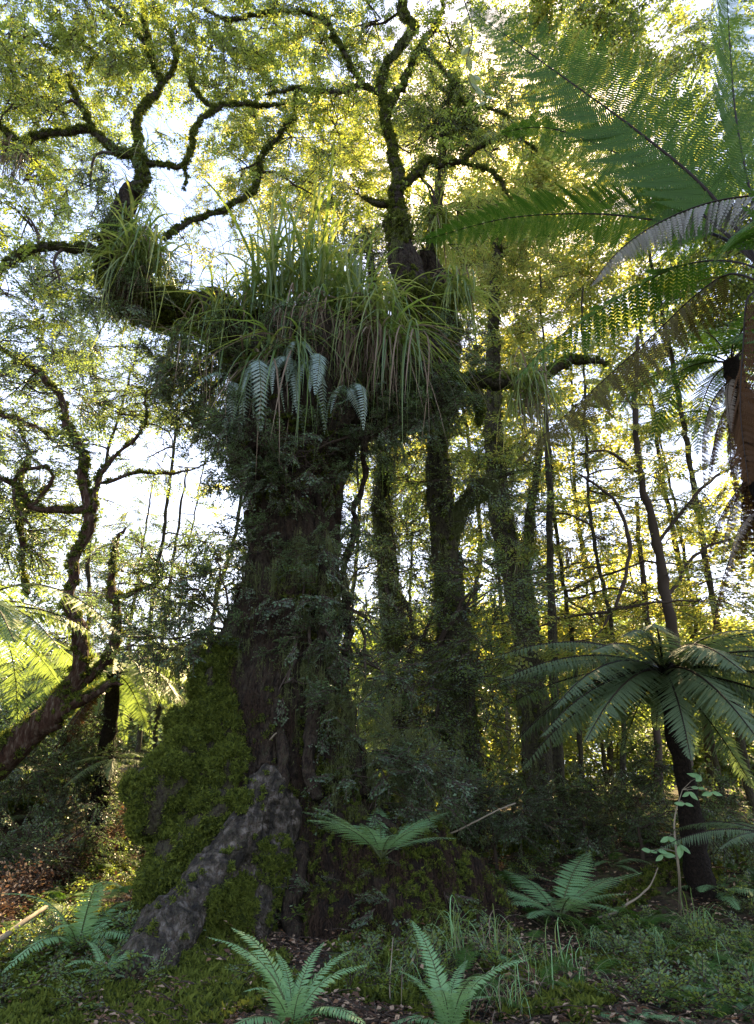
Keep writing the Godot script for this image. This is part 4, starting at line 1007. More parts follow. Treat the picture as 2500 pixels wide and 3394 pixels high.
	tree("forest_tree", "thinnest upright stem beside the slim dark trunk", "tree", g, [[Vector3(5.816, 0.840, -15.000), Vector3(6.072, 3.570, -15.000), Vector3(6.152, 4.884, -15.000), Vector3(6.240, 6.743, -15.000), Vector3(6.336, 7.919, -15.000)], [0.09, 0.08, 0.07, 0.06, 0.04]], [], [[Vector3(6.354, 8.040, -15.000), Vector3(0.782, 0.558, 0.670), 0.5]], M.k_beech, M.twig, {"wiggle": 0.05, "sides": 7})
	clump("perching_lily", "shaggy perching clump on the dark leaning trunk", "epiphyte", Vector3(3.161, 6.006, -13.600), 70, M.b_strap, 0.7, {"foot": 0.2})
	clump("dead_leaf_skirt", "dark dead leaves hanging under the leaning trunk's clump", "dead leaves", Vector3(3.181, 6.006, -13.600), 80, M.b_hang, 0.85, {"foot": 0.2, "open": 0.2})
	clump("dead_leaf_skirt", "straw coloured ball of dead leaves caught behind the thin pole", "dead leaves", Vector3(4.324, 6.461, -14.500), 80, M.b_hang, 0.75, {"foot": 0.2, "open": 0.6})
	clump("perching_lily", "round dark ball of perching leaves at the tip of the mossy branch", "epiphyte", Vector3(3.684, 8.572, -9.700), 70, M.b_strap, 0.3, {"foot": 0.1, "open": 2.0})
	# lianas
	for q in [[[[Vector3(4.022, 7.245, -12.000), Vector3(4.431, 6.898, -12.000), Vector3(4.693, 6.511, -12.000), Vector3(4.832, 5.806, -12.000), Vector3(4.640, 5.174, -12.000), Vector3(4.387, 4.566, -12.000)], [0.02, 0.03, 0.04, 0.04, 0.035, 0.03]], "curved bare vine stem looping down before the golden leaves"]]:
		var at: Vector3 = q[0][0][0]
		var root := thing("vine", q[1], "vine", at)
		var s := wiggle(smooth(q[0], 0.08), 0.05)
		var b := MB.new()
		b.tube(s[0], s[1], 7, bumps, 0.3)
		part("stem", b.mesh(M.twig), root, -at)
	# a few broad bright leaves hanging before the canopy
	var vat: Vector3 = Vector3(1.384, 13.118, -7.200)
	var bv := thing("broad_leaved_vine", "hanging vine with broad bright yellow green leaves beside the upper stem", "vine", vat)
	var vp := smooth([[Vector3(1.448, 14.239, -7.300), Vector3(1.565, 13.004, -7.200), Vector3(1.409, 12.080, -7.100), Vector3(1.454, 11.417, -7.000), Vector3(1.647, 11.167, -7.000)], [0.012, 0.01, 0.008, 0.006, 0.003]], 0.08)
	var vb := MB.new()
	vb.tube(vp[0], vp[1], 5, null, 0.0)
	part("stem", vb.mesh(M.twig), bv, -vat)
	var vlm := broad_leaf(M.strap2, 0.19)
	for i in 16:
		var e := part("leaf", vlm, bv, Vector3.ZERO)
		e.transform = place(vp[0][rng.randi() % vp[0].size()] - vat + rv() * 0.08, Vector3(rnd(-1, 1), rnd(-1.6, -0.3), rnd(-0.4, 0.6)), Vector3(rnd(-0.4, 0.4), 0.3, 1), rnd(0.22, 0.34))
	# fuchsia tree on the bank
	tree("fuchsia_tree", "twisted red brown tree leaning out from the fern bank", "tree", "", [[Vector3(-5.485, 1.450, -9.200), Vector3(-4.734, 1.992, -9.100), Vector3(-4.231, 2.378, -9.000), Vector3(-4.014, 2.841, -9.000), Vector3(-3.984, 3.384, -9.000), Vector3(-4.206, 3.888, -9.000), Vector3(-4.281, 4.482, -9.000), Vector3(-4.214, 5.175, -9.000), Vector3(-4.427, 6.060, -9.000), Vector3(-4.741, 6.685, -9.000), Vector3(-5.127, 7.339, -9.000), Vector3(-5.584, 7.764, -9.000), Vector3(-6.271, 8.246, -9.000)], [0.255, 0.21, 0.158, 0.128, 0.098, 0.075, 0.071, 0.075, 0.068, 0.056, 0.049, 0.045, 0.013]],
		[[[Vector3(-4.239, 5.247, -9.000), Vector3(-4.645, 5.242, -8.900), Vector3(-4.932, 5.272, -8.800), Vector3(-5.185, 5.557, -8.800), Vector3(-5.410, 5.620, -8.700), Vector3(-5.869, 5.912, -8.700)], [0.06, 0.045, 0.041, 0.038, 0.034, 0.008]], [[Vector3(-4.932, 5.272, -8.800), Vector3(-4.676, 5.548, -8.700), Vector3(-4.828, 5.838, -8.700), Vector3(-5.170, 5.729, -8.700), Vector3(-5.155, 5.335, -8.700), Vector3(-4.836, 4.949, -8.600), Vector3(-4.709, 4.780, -8.600)], [0.03, 0.026, 0.026, 0.022, 0.022, 0.022, 0.005]], [[Vector3(-4.044, 2.665, -9.000), Vector3(-3.688, 3.174, -9.200), Vector3(-3.641, 3.767, -9.300), Vector3(-3.843, 4.166, -9.300), Vector3(-3.835, 4.789, -9.300), Vector3(-3.786, 5.148, -9.300)], [0.09, 0.075, 0.068, 0.06, 0.045, 0.013]], [[Vector3(-4.126, 5.247, -9.000), Vector3(-4.141, 5.957, -9.100), Vector3(-3.928, 6.395, -9.200), Vector3(-3.703, 6.854, -9.300), Vector3(-3.754, 7.530, -9.300)], [0.045, 0.034, 0.03, 0.026, 0.007]], [[Vector3(-4.174, 5.730, -9.100), Vector3(-3.693, 5.975, -9.300), Vector3(-3.203, 6.108, -9.500), Vector3(-2.706, 6.293, -9.600)], [0.03, 0.026, 0.022, 0.005]], [[Vector3(-4.125, 2.369, -8.900), Vector3(-3.727, 2.573, -8.700), Vector3(-3.367, 2.729, -8.600), Vector3(-3.157, 2.716, -8.500)], [0.098, 0.068, 0.038, 0.008]], [[Vector3(-5.064, 4.125, -9.400), Vector3(-5.302, 4.823, -9.400), Vector3(-5.515, 5.712, -9.400), Vector3(-5.530, 6.500, -9.400), Vector3(-5.882, 7.163, -9.400)], [0.053, 0.045, 0.038, 0.03, 0.008]], [[Vector3(-3.855, 4.031, -9.300), Vector3(-3.505, 4.098, -9.300), Vector3(-3.204, 4.302, -9.300)], [0.038, 0.03, 0.008]], [[Vector3(-5.985, 6.926, -9.000), Vector3(-5.372, 6.685, -9.000), Vector3(-4.824, 6.369, -9.000)], [0.03, 0.026, 0.008]]],
		[[Vector3(-5.644, 7.339, -9.000), Vector3(0.933, 0.503, 0.718), 0.9], [Vector3(-4.372, 7.456, -9.600), Vector3(0.835, 0.455, 0.645), 0.5], [Vector3(-5.177, 6.187, -8.800), Vector3(0.676, 0.338, 0.507), 0.8], [Vector3(-3.878, 7.849, -9.800), Vector3(0.625, 0.469, 0.547), 0.5], [Vector3(-5.690, 8.663, -9.500), Vector3(0.862, 0.392, 0.627), 0.6], [Vector3(-4.251, 6.389, -9.500), Vector3(0.580, 0.290, 0.435), 0.35], [Vector3(-5.530, 4.857, -9.500), Vector3(0.618, 0.480, 0.549), 1.2], [Vector3(-5.325, 5.571, -9.800), Vector3(0.651, 0.362, 0.506), 0.8], [Vector3(-3.357, 6.708, -9.800), Vector3(0.452, 0.301, 0.376), 0.3]], M.k_grey, M.pale_bark, {"wiggle": 0.13, "moss": 0.3})

func background_trees() -> void:
	# trees of the wood behind: [base x px, depth, trunk radius, height, lean, crown kind, clouds, label]
	var g := "trees of the wood behind"
	var kinds := {"beech": M.k_far_beech, "green": M.k_far_green, "cool": M.k_far_cool, "near_beech": M.k_beech}
	for q in [
		[Vector3(3.070, 1.735, -19.000), .3, 17.0, -0.4, "beech", [[Vector3(2.893, 18.394, -18.000), Vector3(1.887, 1.730, 1.808), 1.35], [Vector3(4.658, 16.829, -18.000), Vector3(1.992, 1.685, 1.839), 1.35], [Vector3(5.231, 20.044, -18.000), Vector3(1.938, 1.292, 1.615), 1.5], [Vector3(3.494, 12.911, -18.000), Vector3(1.575, 1.145, 1.360), 1.35], [Vector3(4.929, 14.626, -18.000), Vector3(1.328, 1.328, 1.328), 1.2], [Vector3(3.055, 10.461, -17.000), Vector3(1.175, 1.044, 1.110), 1.3], [Vector3(4.689, 11.204, -17.000), Vector3(1.192, 1.060, 1.126), 1.2]], "tall golden leaved tree filling the gap behind the far shoulder"],
		[Vector3(6.382, 1.506, -20.000), .28, 19.0, 0.5, "beech", [[Vector3(8.490, 24.099, -18.000), Vector3(2.578, 1.719, 2.148), 1.38], [Vector3(6.987, 21.340, -18.000), Vector3(2.142, 1.483, 1.813), 1.5], [Vector3(9.025, 18.394, -18.000), Vector3(2.044, 1.572, 1.808), 1.5], [Vector3(6.956, 16.829, -18.000), Vector3(1.685, 1.226, 1.456), 1.5], [Vector3(7.254, 27.106, -18.000), Vector3(1.975, 1.616, 1.796), 1.24], [Vector3(7.836, 13.246, -18.000), Vector3(1.584, 0.864, 1.224), 0.9]], "golden tree whose crown shows between the tree fern's upper fronds"],
		[Vector3(8.830, 1.511, -19.000), .3, 20.0, 0.2, "green", [[Vector3(10.247, 17.994, -16.000), Vector3(1.866, 1.435, 1.650), 1.8], [Vector3(9.570, 14.923, -17.000), Vector3(2.130, 1.420, 1.775), 1.8], [Vector3(10.954, 15.824, -16.000), Vector3(1.380, 1.518, 1.449), 1.8], [Vector3(10.615, 22.849, -17.000), Vector3(1.785, 1.298, 1.542), 0.83], [Vector3(12.563, 22.849, -17.000), Vector3(1.623, 1.298, 1.461), 0.83], [Vector3(10.385, 12.253, -18.000), Vector3(1.698, 0.990, 1.344), 1.05]], "broad green tree at the picture's edge behind the tree fern"],
		[Vector3(8.762, 1.520, -17.000), .3, 24.0, 0.0, "green", [[Vector3(12.076, 26.191, -16.000), Vector3(1.810, 1.316, 1.563), 1.1], [Vector3(10.724, 28.795, -17.000), Vector3(2.131, 1.243, 1.687), 1.1], [Vector3(8.350, 28.257, -17.000), Vector3(2.114, 1.409, 1.762), 1.38], [Vector3(12.944, 24.040, -16.000), Vector3(1.272, 1.272, 1.272), 0.97], [Vector3(6.285, 28.795, -17.000), Vector3(1.775, 1.420, 1.598), 1.52]], "tallest green tree, its crown reaching the top corner"],
		[Vector3(2.424, 1.497, -22.000), .3, 20.0, -0.5, "beech", [[Vector3(-0.113, 25.808, -20.000), Vector3(2.834, 2.078, 2.456), 0.66], [Vector3(2.258, 29.362, -20.000), Vector3(2.574, 1.980, 2.277), 0.66], [Vector3(-2.477, 28.793, -20.000), Vector3(2.752, 1.966, 2.359), 0.6], [Vector3(-5.333, 27.849, -21.000), Vector3(2.406, 1.804, 2.105), 0.42], [Vector3(-1.921, 22.806, -20.000), Vector3(2.175, 1.269, 1.722), 0.8], [Vector3(3.918, 23.533, -20.000), Vector3(1.831, 1.648, 1.739), 1.5]], "golden crowned tree high behind the giant's upright stem"],
		[Vector3(-5.283, 1.770, -24.000), .3, 22.0, -0.8, "green", [[Vector3(-7.674, 31.725, -20.000), Vector3(3.469, 2.245, 2.857), 0.54], [Vector3(-12.438, 33.875, -21.000), Vector3(3.239, 1.943, 2.591), 0.54], [Vector3(-14.964, 31.422, -20.000), Vector3(2.846, 2.033, 2.440), 0.6], [Vector3(-4.648, 32.339, -20.000), Vector3(2.674, 2.057, 2.365), 0.6], [Vector3(-13.816, 30.591, -22.000), Vector3(2.780, 1.283, 2.032), 0.3], [Vector3(-16.334, 28.229, -22.000), Vector3(2.286, 1.455, 1.870), 0.36]], "tall tree roofing the sky above the elbow limb"],
		[Vector3(-8.104, 1.834, -18.000), .24, 15.0, 0.3, "cool", [[Vector3(-10.877, 14.923, -17.000), Vector3(1.846, 1.136, 1.491), 0.98], [Vector3(-11.820, 17.461, -17.000), Vector3(1.485, 0.891, 1.188), 0.84], [Vector3(-9.575, 12.440, -17.000), Vector3(1.763, 0.814, 1.288), 0.84], [Vector3(-9.533, 14.626, -18.000), Vector3(1.328, 0.738, 1.033), 0.56], [Vector3(-10.058, 10.756, -17.000), Vector3(1.576, 0.919, 1.247), 1.26], [Vector3(-9.962, 8.354, -17.000), Vector3(1.502, 1.001, 1.252), 1.82]], "leafy tree on the bank behind the twisted fuchsia"],
		[Vector3(-6.709, 1.860, -20.000), .24, 19.0, -0.2, "cool", [[Vector3(-8.347, 16.491, -19.000), Vector3(1.746, 1.111, 1.428), 1.12], [Vector3(-10.515, 18.081, -19.000), Vector3(1.790, 1.139, 1.465), 1.12], [Vector3(-8.316, 20.260, -20.000), Vector3(1.747, 1.048, 1.398), 0.7], [Vector3(-11.771, 21.518, -19.000), Vector3(1.716, 1.029, 1.373), 1.12], [Vector3(-6.797, 14.353, -20.000), Vector3(1.436, 0.957, 1.197), 0.98], [Vector3(-9.116, 14.250, -19.000), Vector3(1.377, 0.765, 1.071), 0.84], [Vector3(-13.716, 25.808, -20.000), Vector3(2.078, 1.134, 1.606), 1.12], [Vector3(-7.421, 24.630, -21.000), Vector3(1.730, 0.961, 1.346), 0.56], [Vector3(-11.228, 27.018, -21.000), Vector3(1.190, 0.793, 0.992), 0.56], [Vector3(-7.575, 11.682, -20.000), Vector3(1.222, 0.611, 0.916), 0.56], [Vector3(-5.751, 8.764, -20.000), Vector3(1.162, 0.726, 0.944), 0.84]], "fine leaved tree laced across the bright sky behind the elbow limb"],
		[Vector3(-9.573, 2.093, -26.000), .3, 12.0, 0.0, "cool", [[Vector3(-10.262, 9.232, -25.000), Vector3(2.672, 1.425, 2.049), 0.6], [Vector3(-11.822, 7.531, -24.000), Vector3(2.512, 1.340, 1.926), 1.4], [Vector3(-7.891, 5.544, -24.000), Vector3(2.273, 1.299, 1.786), 1.5], [Vector3(-9.098, 3.826, -24.000), Vector3(2.527, 1.264, 1.895), 1.8], [Vector3(-10.871, 4.777, -22.000), Vector3(2.068, 1.329, 1.699), 1.8], [Vector3(-6.343, 8.773, -26.000), Vector3(1.467, 1.100, 1.283), 0.4]], "low tree showing pale through the gap left of the buttress"],
		[Vector3(-4.733, 1.706, -15.000), .2, 8.0, 0.0, "cool", [[Vector3(-5.018, 5.183, -14.500), Vector3(0.809, 0.607, 0.708), 1], [Vector3(-5.497, 4.184, -14.000), Vector3(0.859, 0.573, 0.716), 1.2], [Vector3(-4.413, 3.901, -14.000), Vector3(0.663, 0.568, 0.616), 1.2], [Vector3(-6.603, 5.630, -15.000), Vector3(0.844, 0.633, 0.738), 0.9], [Vector3(-6.772, 4.375, -14.000), Vector3(0.863, 0.576, 0.719), 1.2]], "dark leafy tree rooted on the bank just behind the mossy buttress"],
		[Vector3(-8.341, 2.131, -28.000), .2, 15.0, 0.2, "beech", [[Vector3(-9.812, 12.724, -28.000), Vector3(1.855, 1.031, 1.443), 0.25], [Vector3(-8.277, 13.848, -28.000), Vector3(1.672, 0.836, 1.254), 0.2], [Vector3(-10.637, 11.201, -28.000), Vector3(1.618, 0.809, 1.213), 0.3], [Vector3(-10.257, 18.171, -28.000), Vector3(1.981, 1.100, 1.541), 0.25]], "thin bare branched tree against the bright sky gap"],
		[Vector3(1.036, 1.756, -22.000), .25, 12.0, 0.2, "green", [[Vector3(1.079, 6.492, -21.000), Vector3(1.312, 1.020, 1.166), 1.35], [Vector3(0.454, 4.226, -20.000), Vector3(1.470, 1.202, 1.336), 2.4], [Vector3(1.747, 2.954, -20.000), Vector3(1.564, 1.173, 1.369), 2.55], [Vector3(-0.408, 8.316, -22.000), Vector3(0.941, 0.941, 0.941), 0.75], [Vector3(1.502, 9.481, -22.000), Vector3(1.118, 0.799, 0.959), 0.52], [Vector3(0.403, 12.690, -22.000), Vector3(1.344, 1.344, 1.344), 1.6], [Vector3(1.474, 10.786, -21.000), Vector3(1.254, 1.097, 1.176), 1.2], [Vector3(2.505, 11.682, -20.000), Vector3(1.222, 1.222, 1.222), 1.2]], "small green tree seen between the mossy trunks"],
		[Vector3(3.359, 1.621, -18.000), .22, 11.0, 0.0, "beech", [[Vector3(3.077, 6.789, -17.000), Vector3(1.090, 0.969, 1.030), 1.5], [Vector3(2.712, 4.738, -17.000), Vector3(1.159, 1.043, 1.101), 1.95], [Vector3(4.423, 5.793, -18.000), Vector3(1.124, 0.999, 1.062), 1.35], [Vector3(3.178, 3.177, -17.000), Vector3(1.231, 1.007, 1.119), 2.4], [Vector3(3.101, 8.751, -18.000), Vector3(1.060, 0.795, 0.928), 1.2]], "golden understorey tree behind the leaning dark trunk"],
		[Vector3(6.063, 1.511, -19.000), .2, 11.0, 0.0, "beech", [[Vector3(6.196, 8.048, -18.000), Vector3(1.438, 0.915, 1.176), 1.2], [Vector3(5.827, 6.048, -18.000), Vector3(1.507, 1.005, 1.256), 1.65], [Vector3(6.990, 4.558, -18.000), Vector3(1.461, 0.852, 1.157), 1.8], [Vector3(5.193, 3.730, -18.000), Vector3(1.436, 0.957, 1.196), 2.1], [Vector3(7.209, 10.380, -19.000), Vector3(1.287, 0.572, 0.930), 0.52], [Vector3(5.459, 9.769, -18.000), Vector3(1.216, 0.946, 1.081), 1.35]], "golden understorey tree behind the looping vine"],
		[Vector3(8.573, 1.410, -18.000), .22, 12.0, 0.0, "beech", [[Vector3(9.206, 6.538, -17.000), Vector3(1.326, 0.844, 1.085), 1.35], [Vector3(9.410, 8.467, -18.000), Vector3(1.318, 0.923, 1.120), 1.05], [Vector3(8.970, 4.738, -17.000), Vector3(1.275, 0.927, 1.101), 2.25], [Vector3(9.264, 10.674, -18.000), Vector3(1.512, 0.825, 1.168), 0.75], [Vector3(8.563, 8.115, -19.000), Vector3(1.098, 0.823, 0.961), 0.52]], "yellowing tree at the edge behind the slim dark trunk"],
		[Vector3(9.460, 1.347, -24.000), .25, 9.0, 0.0, "green", [[Vector3(6.796, 3.089, -22.000), Vector3(2.294, 1.290, 1.792), 2.7], [Vector3(9.377, 3.089, -22.000), Vector3(2.294, 1.290, 1.792), 2.7], [Vector3(10.920, 3.283, -21.000), Vector3(1.788, 1.375, 1.582), 2.7], [Vector3(4.601, 2.548, -22.000), Vector3(2.130, 1.136, 1.633), 2.7]], "dark green thicket tree low behind the tree fern trunk"],
		[Vector3(4.067, 1.447, -14.500), .18, 14.0, 0.2, "near_beech", [[Vector3(4.679, 7.162, -14.000), Vector3(0.928, 0.515, 0.721), 0.7], [Vector3(5.042, 5.978, -14.000), Vector3(0.900, 0.500, 0.700), 0.8], [Vector3(4.044, 5.060, -14.000), Vector3(0.781, 0.586, 0.684), 0.9], [Vector3(4.931, 4.375, -14.000), Vector3(0.863, 0.480, 0.671), 0.9], [Vector3(5.018, 9.140, -14.000), Vector3(0.973, 0.649, 0.811), 0.8], [Vector3(4.215, 10.921, -14.000), Vector3(1.014, 0.676, 0.845), 0.8], [Vector3(3.533, 12.289, -14.000), Vector3(0.930, 0.813, 0.872), 0.8], [Vector3(5.118, 14.046, -14.000), Vector3(1.086, 0.724, 0.905), 0.8], [Vector3(3.133, 7.162, -14.000), Vector3(0.618, 0.618, 0.618), 0.7], [Vector3(6.388, 5.060, -14.000), Vector3(0.684, 0.488, 0.586), 0.6], [Vector3(7.323, 5.874, -14.000), Vector3(0.798, 0.499, 0.648), 0.7], [Vector3(7.195, 7.361, -14.500), Vector3(0.854, 0.427, 0.640), 0.5]], "layered golden beech spreading flat sprays behind the looping vine"],
		[Vector3(-0.466, 1.525, -16.000), .2, 17.0, -0.3, "near_beech", [[Vector3(-3.640, 17.867, -15.000), Vector3(1.232, 0.821, 1.026), 0.7], [Vector3(-2.204, 16.273, -15.000), Vector3(1.195, 0.664, 0.929), 0.6], [Vector3(-1.161, 17.147, -15.000), Vector3(1.080, 0.810, 0.945), 0.8], [Vector3(-4.563, 15.932, -15.000), Vector3(0.923, 0.528, 0.725), 0.45], [Vector3(-2.590, 18.795, -15.000), Vector3(1.253, 0.696, 0.975), 0.7], [Vector3(2.018, 15.595, -15.000), Vector3(1.179, 0.786, 0.983), 0.9], [Vector3(3.148, 16.970, -15.000), Vector3(1.076, 0.807, 0.942), 0.9], [Vector3(0.155, 7.559, -15.000), Vector3(0.663, 0.663, 0.663), 0.6], [Vector3(0.896, 6.068, -15.000), Vector3(0.533, 0.533, 0.533), 0.5], [Vector3(1.321, 9.679, -15.000), Vector3(0.695, 0.695, 0.695), 0.8]], "golden tree showing through the gap above the largest perching plant"],
		[Vector3(4.375, 1.387, -13.000), .16, 12.0, 0.3, "near_beech", [[Vector3(4.685, 6.185, -12.800), Vector3(0.744, 0.325, 0.534), 0.6], [Vector3(3.857, 5.413, -12.800), Vector3(0.728, 0.318, 0.523), 0.6], [Vector3(5.140, 4.855, -12.800), Vector3(0.716, 0.313, 0.515), 0.6], [Vector3(6.974, 6.992, -12.800), Vector3(0.760, 0.380, 0.570), 0.6], [Vector3(6.393, 4.855, -12.800), Vector3(0.716, 0.358, 0.537), 0.6], [Vector3(4.049, 3.962, -12.800), Vector3(0.698, 0.349, 0.524), 0.7], [Vector3(3.028, 6.383, -12.800), Vector3(0.561, 0.467, 0.514), 0.6], [Vector3(6.092, 7.409, -12.800), Vector3(0.673, 0.336, 0.504), 0.5], [Vector3(5.172, 9.175, -12.800), Vector3(0.805, 0.402, 0.604), 0.6], [Vector3(6.580, 9.175, -12.800), Vector3(0.805, 0.503, 0.654), 0.6], [Vector3(2.565, 3.962, -12.800), Vector3(0.524, 0.524, 0.524), 0.7]], "near beech with flat layered sprays over the clearing fern"]]:
		var b: Vector3 = q[0]
		b.y = gh(b.x, b.z) - 0.2
		var top := b + Vector3(q[3] * 2.0, q[2], 0)
		var mid := b.lerp(top, 0.5) + Vector3(-q[3], 0, 0.3)
		var mid2 := b.lerp(top, 0.25) + Vector3(q[3] * 0.4, 0, 0)
		tree("background_tree", q[6], "tree", g, [[b, mid2, mid, top], [q[1] * 0.32, q[1] * 0.28, q[1] * 0.22, 0.02]], [], q[5], kinds[q[4]], M.mossy_bark, {"wiggle": 0.06, "sides": 9})
	# the wood goes on overhead and behind the viewer: crowns that shade the floor
	for q in [[Vector3(-6.5, 0, 4.5), "tree standing behind the viewer whose crown shades the floor"], [Vector3(10.5, 0, -2.0), "tree beyond the right edge of the picture"]]:
		var b: Vector3 = q[0]
		b.y = gh(b.x, b.z) - 0.2
		var cl2 := []
		for k in 7:
			cl2.append([b + Vector3(rnd(-3.5, 3.5), rnd(9.0, 15.0), rnd(-3.0, 3.0)), Vector3(2.2, 1.5, 2.2), 0.9])
		tree("shade_tree", q[1], "tree", g, [[b, b + Vector3(0.3, 4, 0), b + Vector3(0, 8, 0.3), b + Vector3(0.2, 14, 0)], [0.3, 0.24, 0.18, 0.05]], [], cl2, M.k_far_green, M.mossy_bark, {"wiggle": 0.15, "sides": 9})
	# the far wood as one mass
	var far := Node3D.new()
	far.name = "far_wood"
	add_child(far)
	far.set_meta("kind", "stuff")
	far.set_meta("label", "distant mass of green trees closing the view behind")
	far.set_meta("category", "wood")
	far.position = Vector3(0, 1, -40)
	var cl := []
	for i in 46:
		var fx := rnd(-42, 42)
		var fz := rnd(-46, -32)
		var hy := rnd(0.5, 7.5) + (3.5 if fx > 2.0 else 0.0) * rng.randf()
		cl.append([Vector3(fx, hy, fz), Vector3(4.0, 2.6, 3.0), 1.6])
	grow(far, -far.position, [[PackedVector3Array([Vector3(0, 0.5, -40), Vector3(0, 1.0, -40)]), PackedFloat32Array([0.1, 0.1])]], [], M.k_far_green)
	var sprays := []
	for c in cl:
		for i in 260:
			var p: Vector3 = c[0] + rv() * c[1]
			sprays.append(place(p, rv().normalized(), (Vector3.UP + rv() * 0.5).normalized(), rnd(1.4, 2.4)))
	scatter("foliage", M.k_far_green.mesh, sprays, far, -far.position)

func path_frond(parent: Node3D, path: Array, half: float, pairs: int, leafm: Material, o := {}) -> MeshInstance3D:
	var m := frond_mesh(path, half, pairs, 1, leafm, M.stem, o)
	return part("frond", m, parent, -parent.position)

# a near frond whose pinnae are separate pieces
func near_frond(parent: Node3D, path: Array, half: float, pairs: int, mesh: ArrayMesh, o := {}) -> void:
	var rad := []
	for i in path.size():
		rad.append(lerpf(0.016, 0.002, float(i) / (path.size() - 1)))
	var sm := smooth([path, rad], 0.06)
	var b := MB.new()
	b.tube(sm[0], sm[1], 7, null, 0.0)
	var f := part("frond", b.mesh(M.stem), parent, -parent.position)
	for q in pinnae(sm[0], half, pairs, o.get("up", Vector3.UP), o):
		var d: Vector3 = q[1]
		var U: Vector3 = q[2]
		var z := d.normalized()
		U = (U - z * U.dot(z)).normalized()
		var x := U.cross(z)
		var l := d.length()
		var w: float = q[3] / 0.06
		var e := part("pinna", mesh, f)
		e.transform = Transform3D(Basis(x * w, U * l, z * l), q[0])

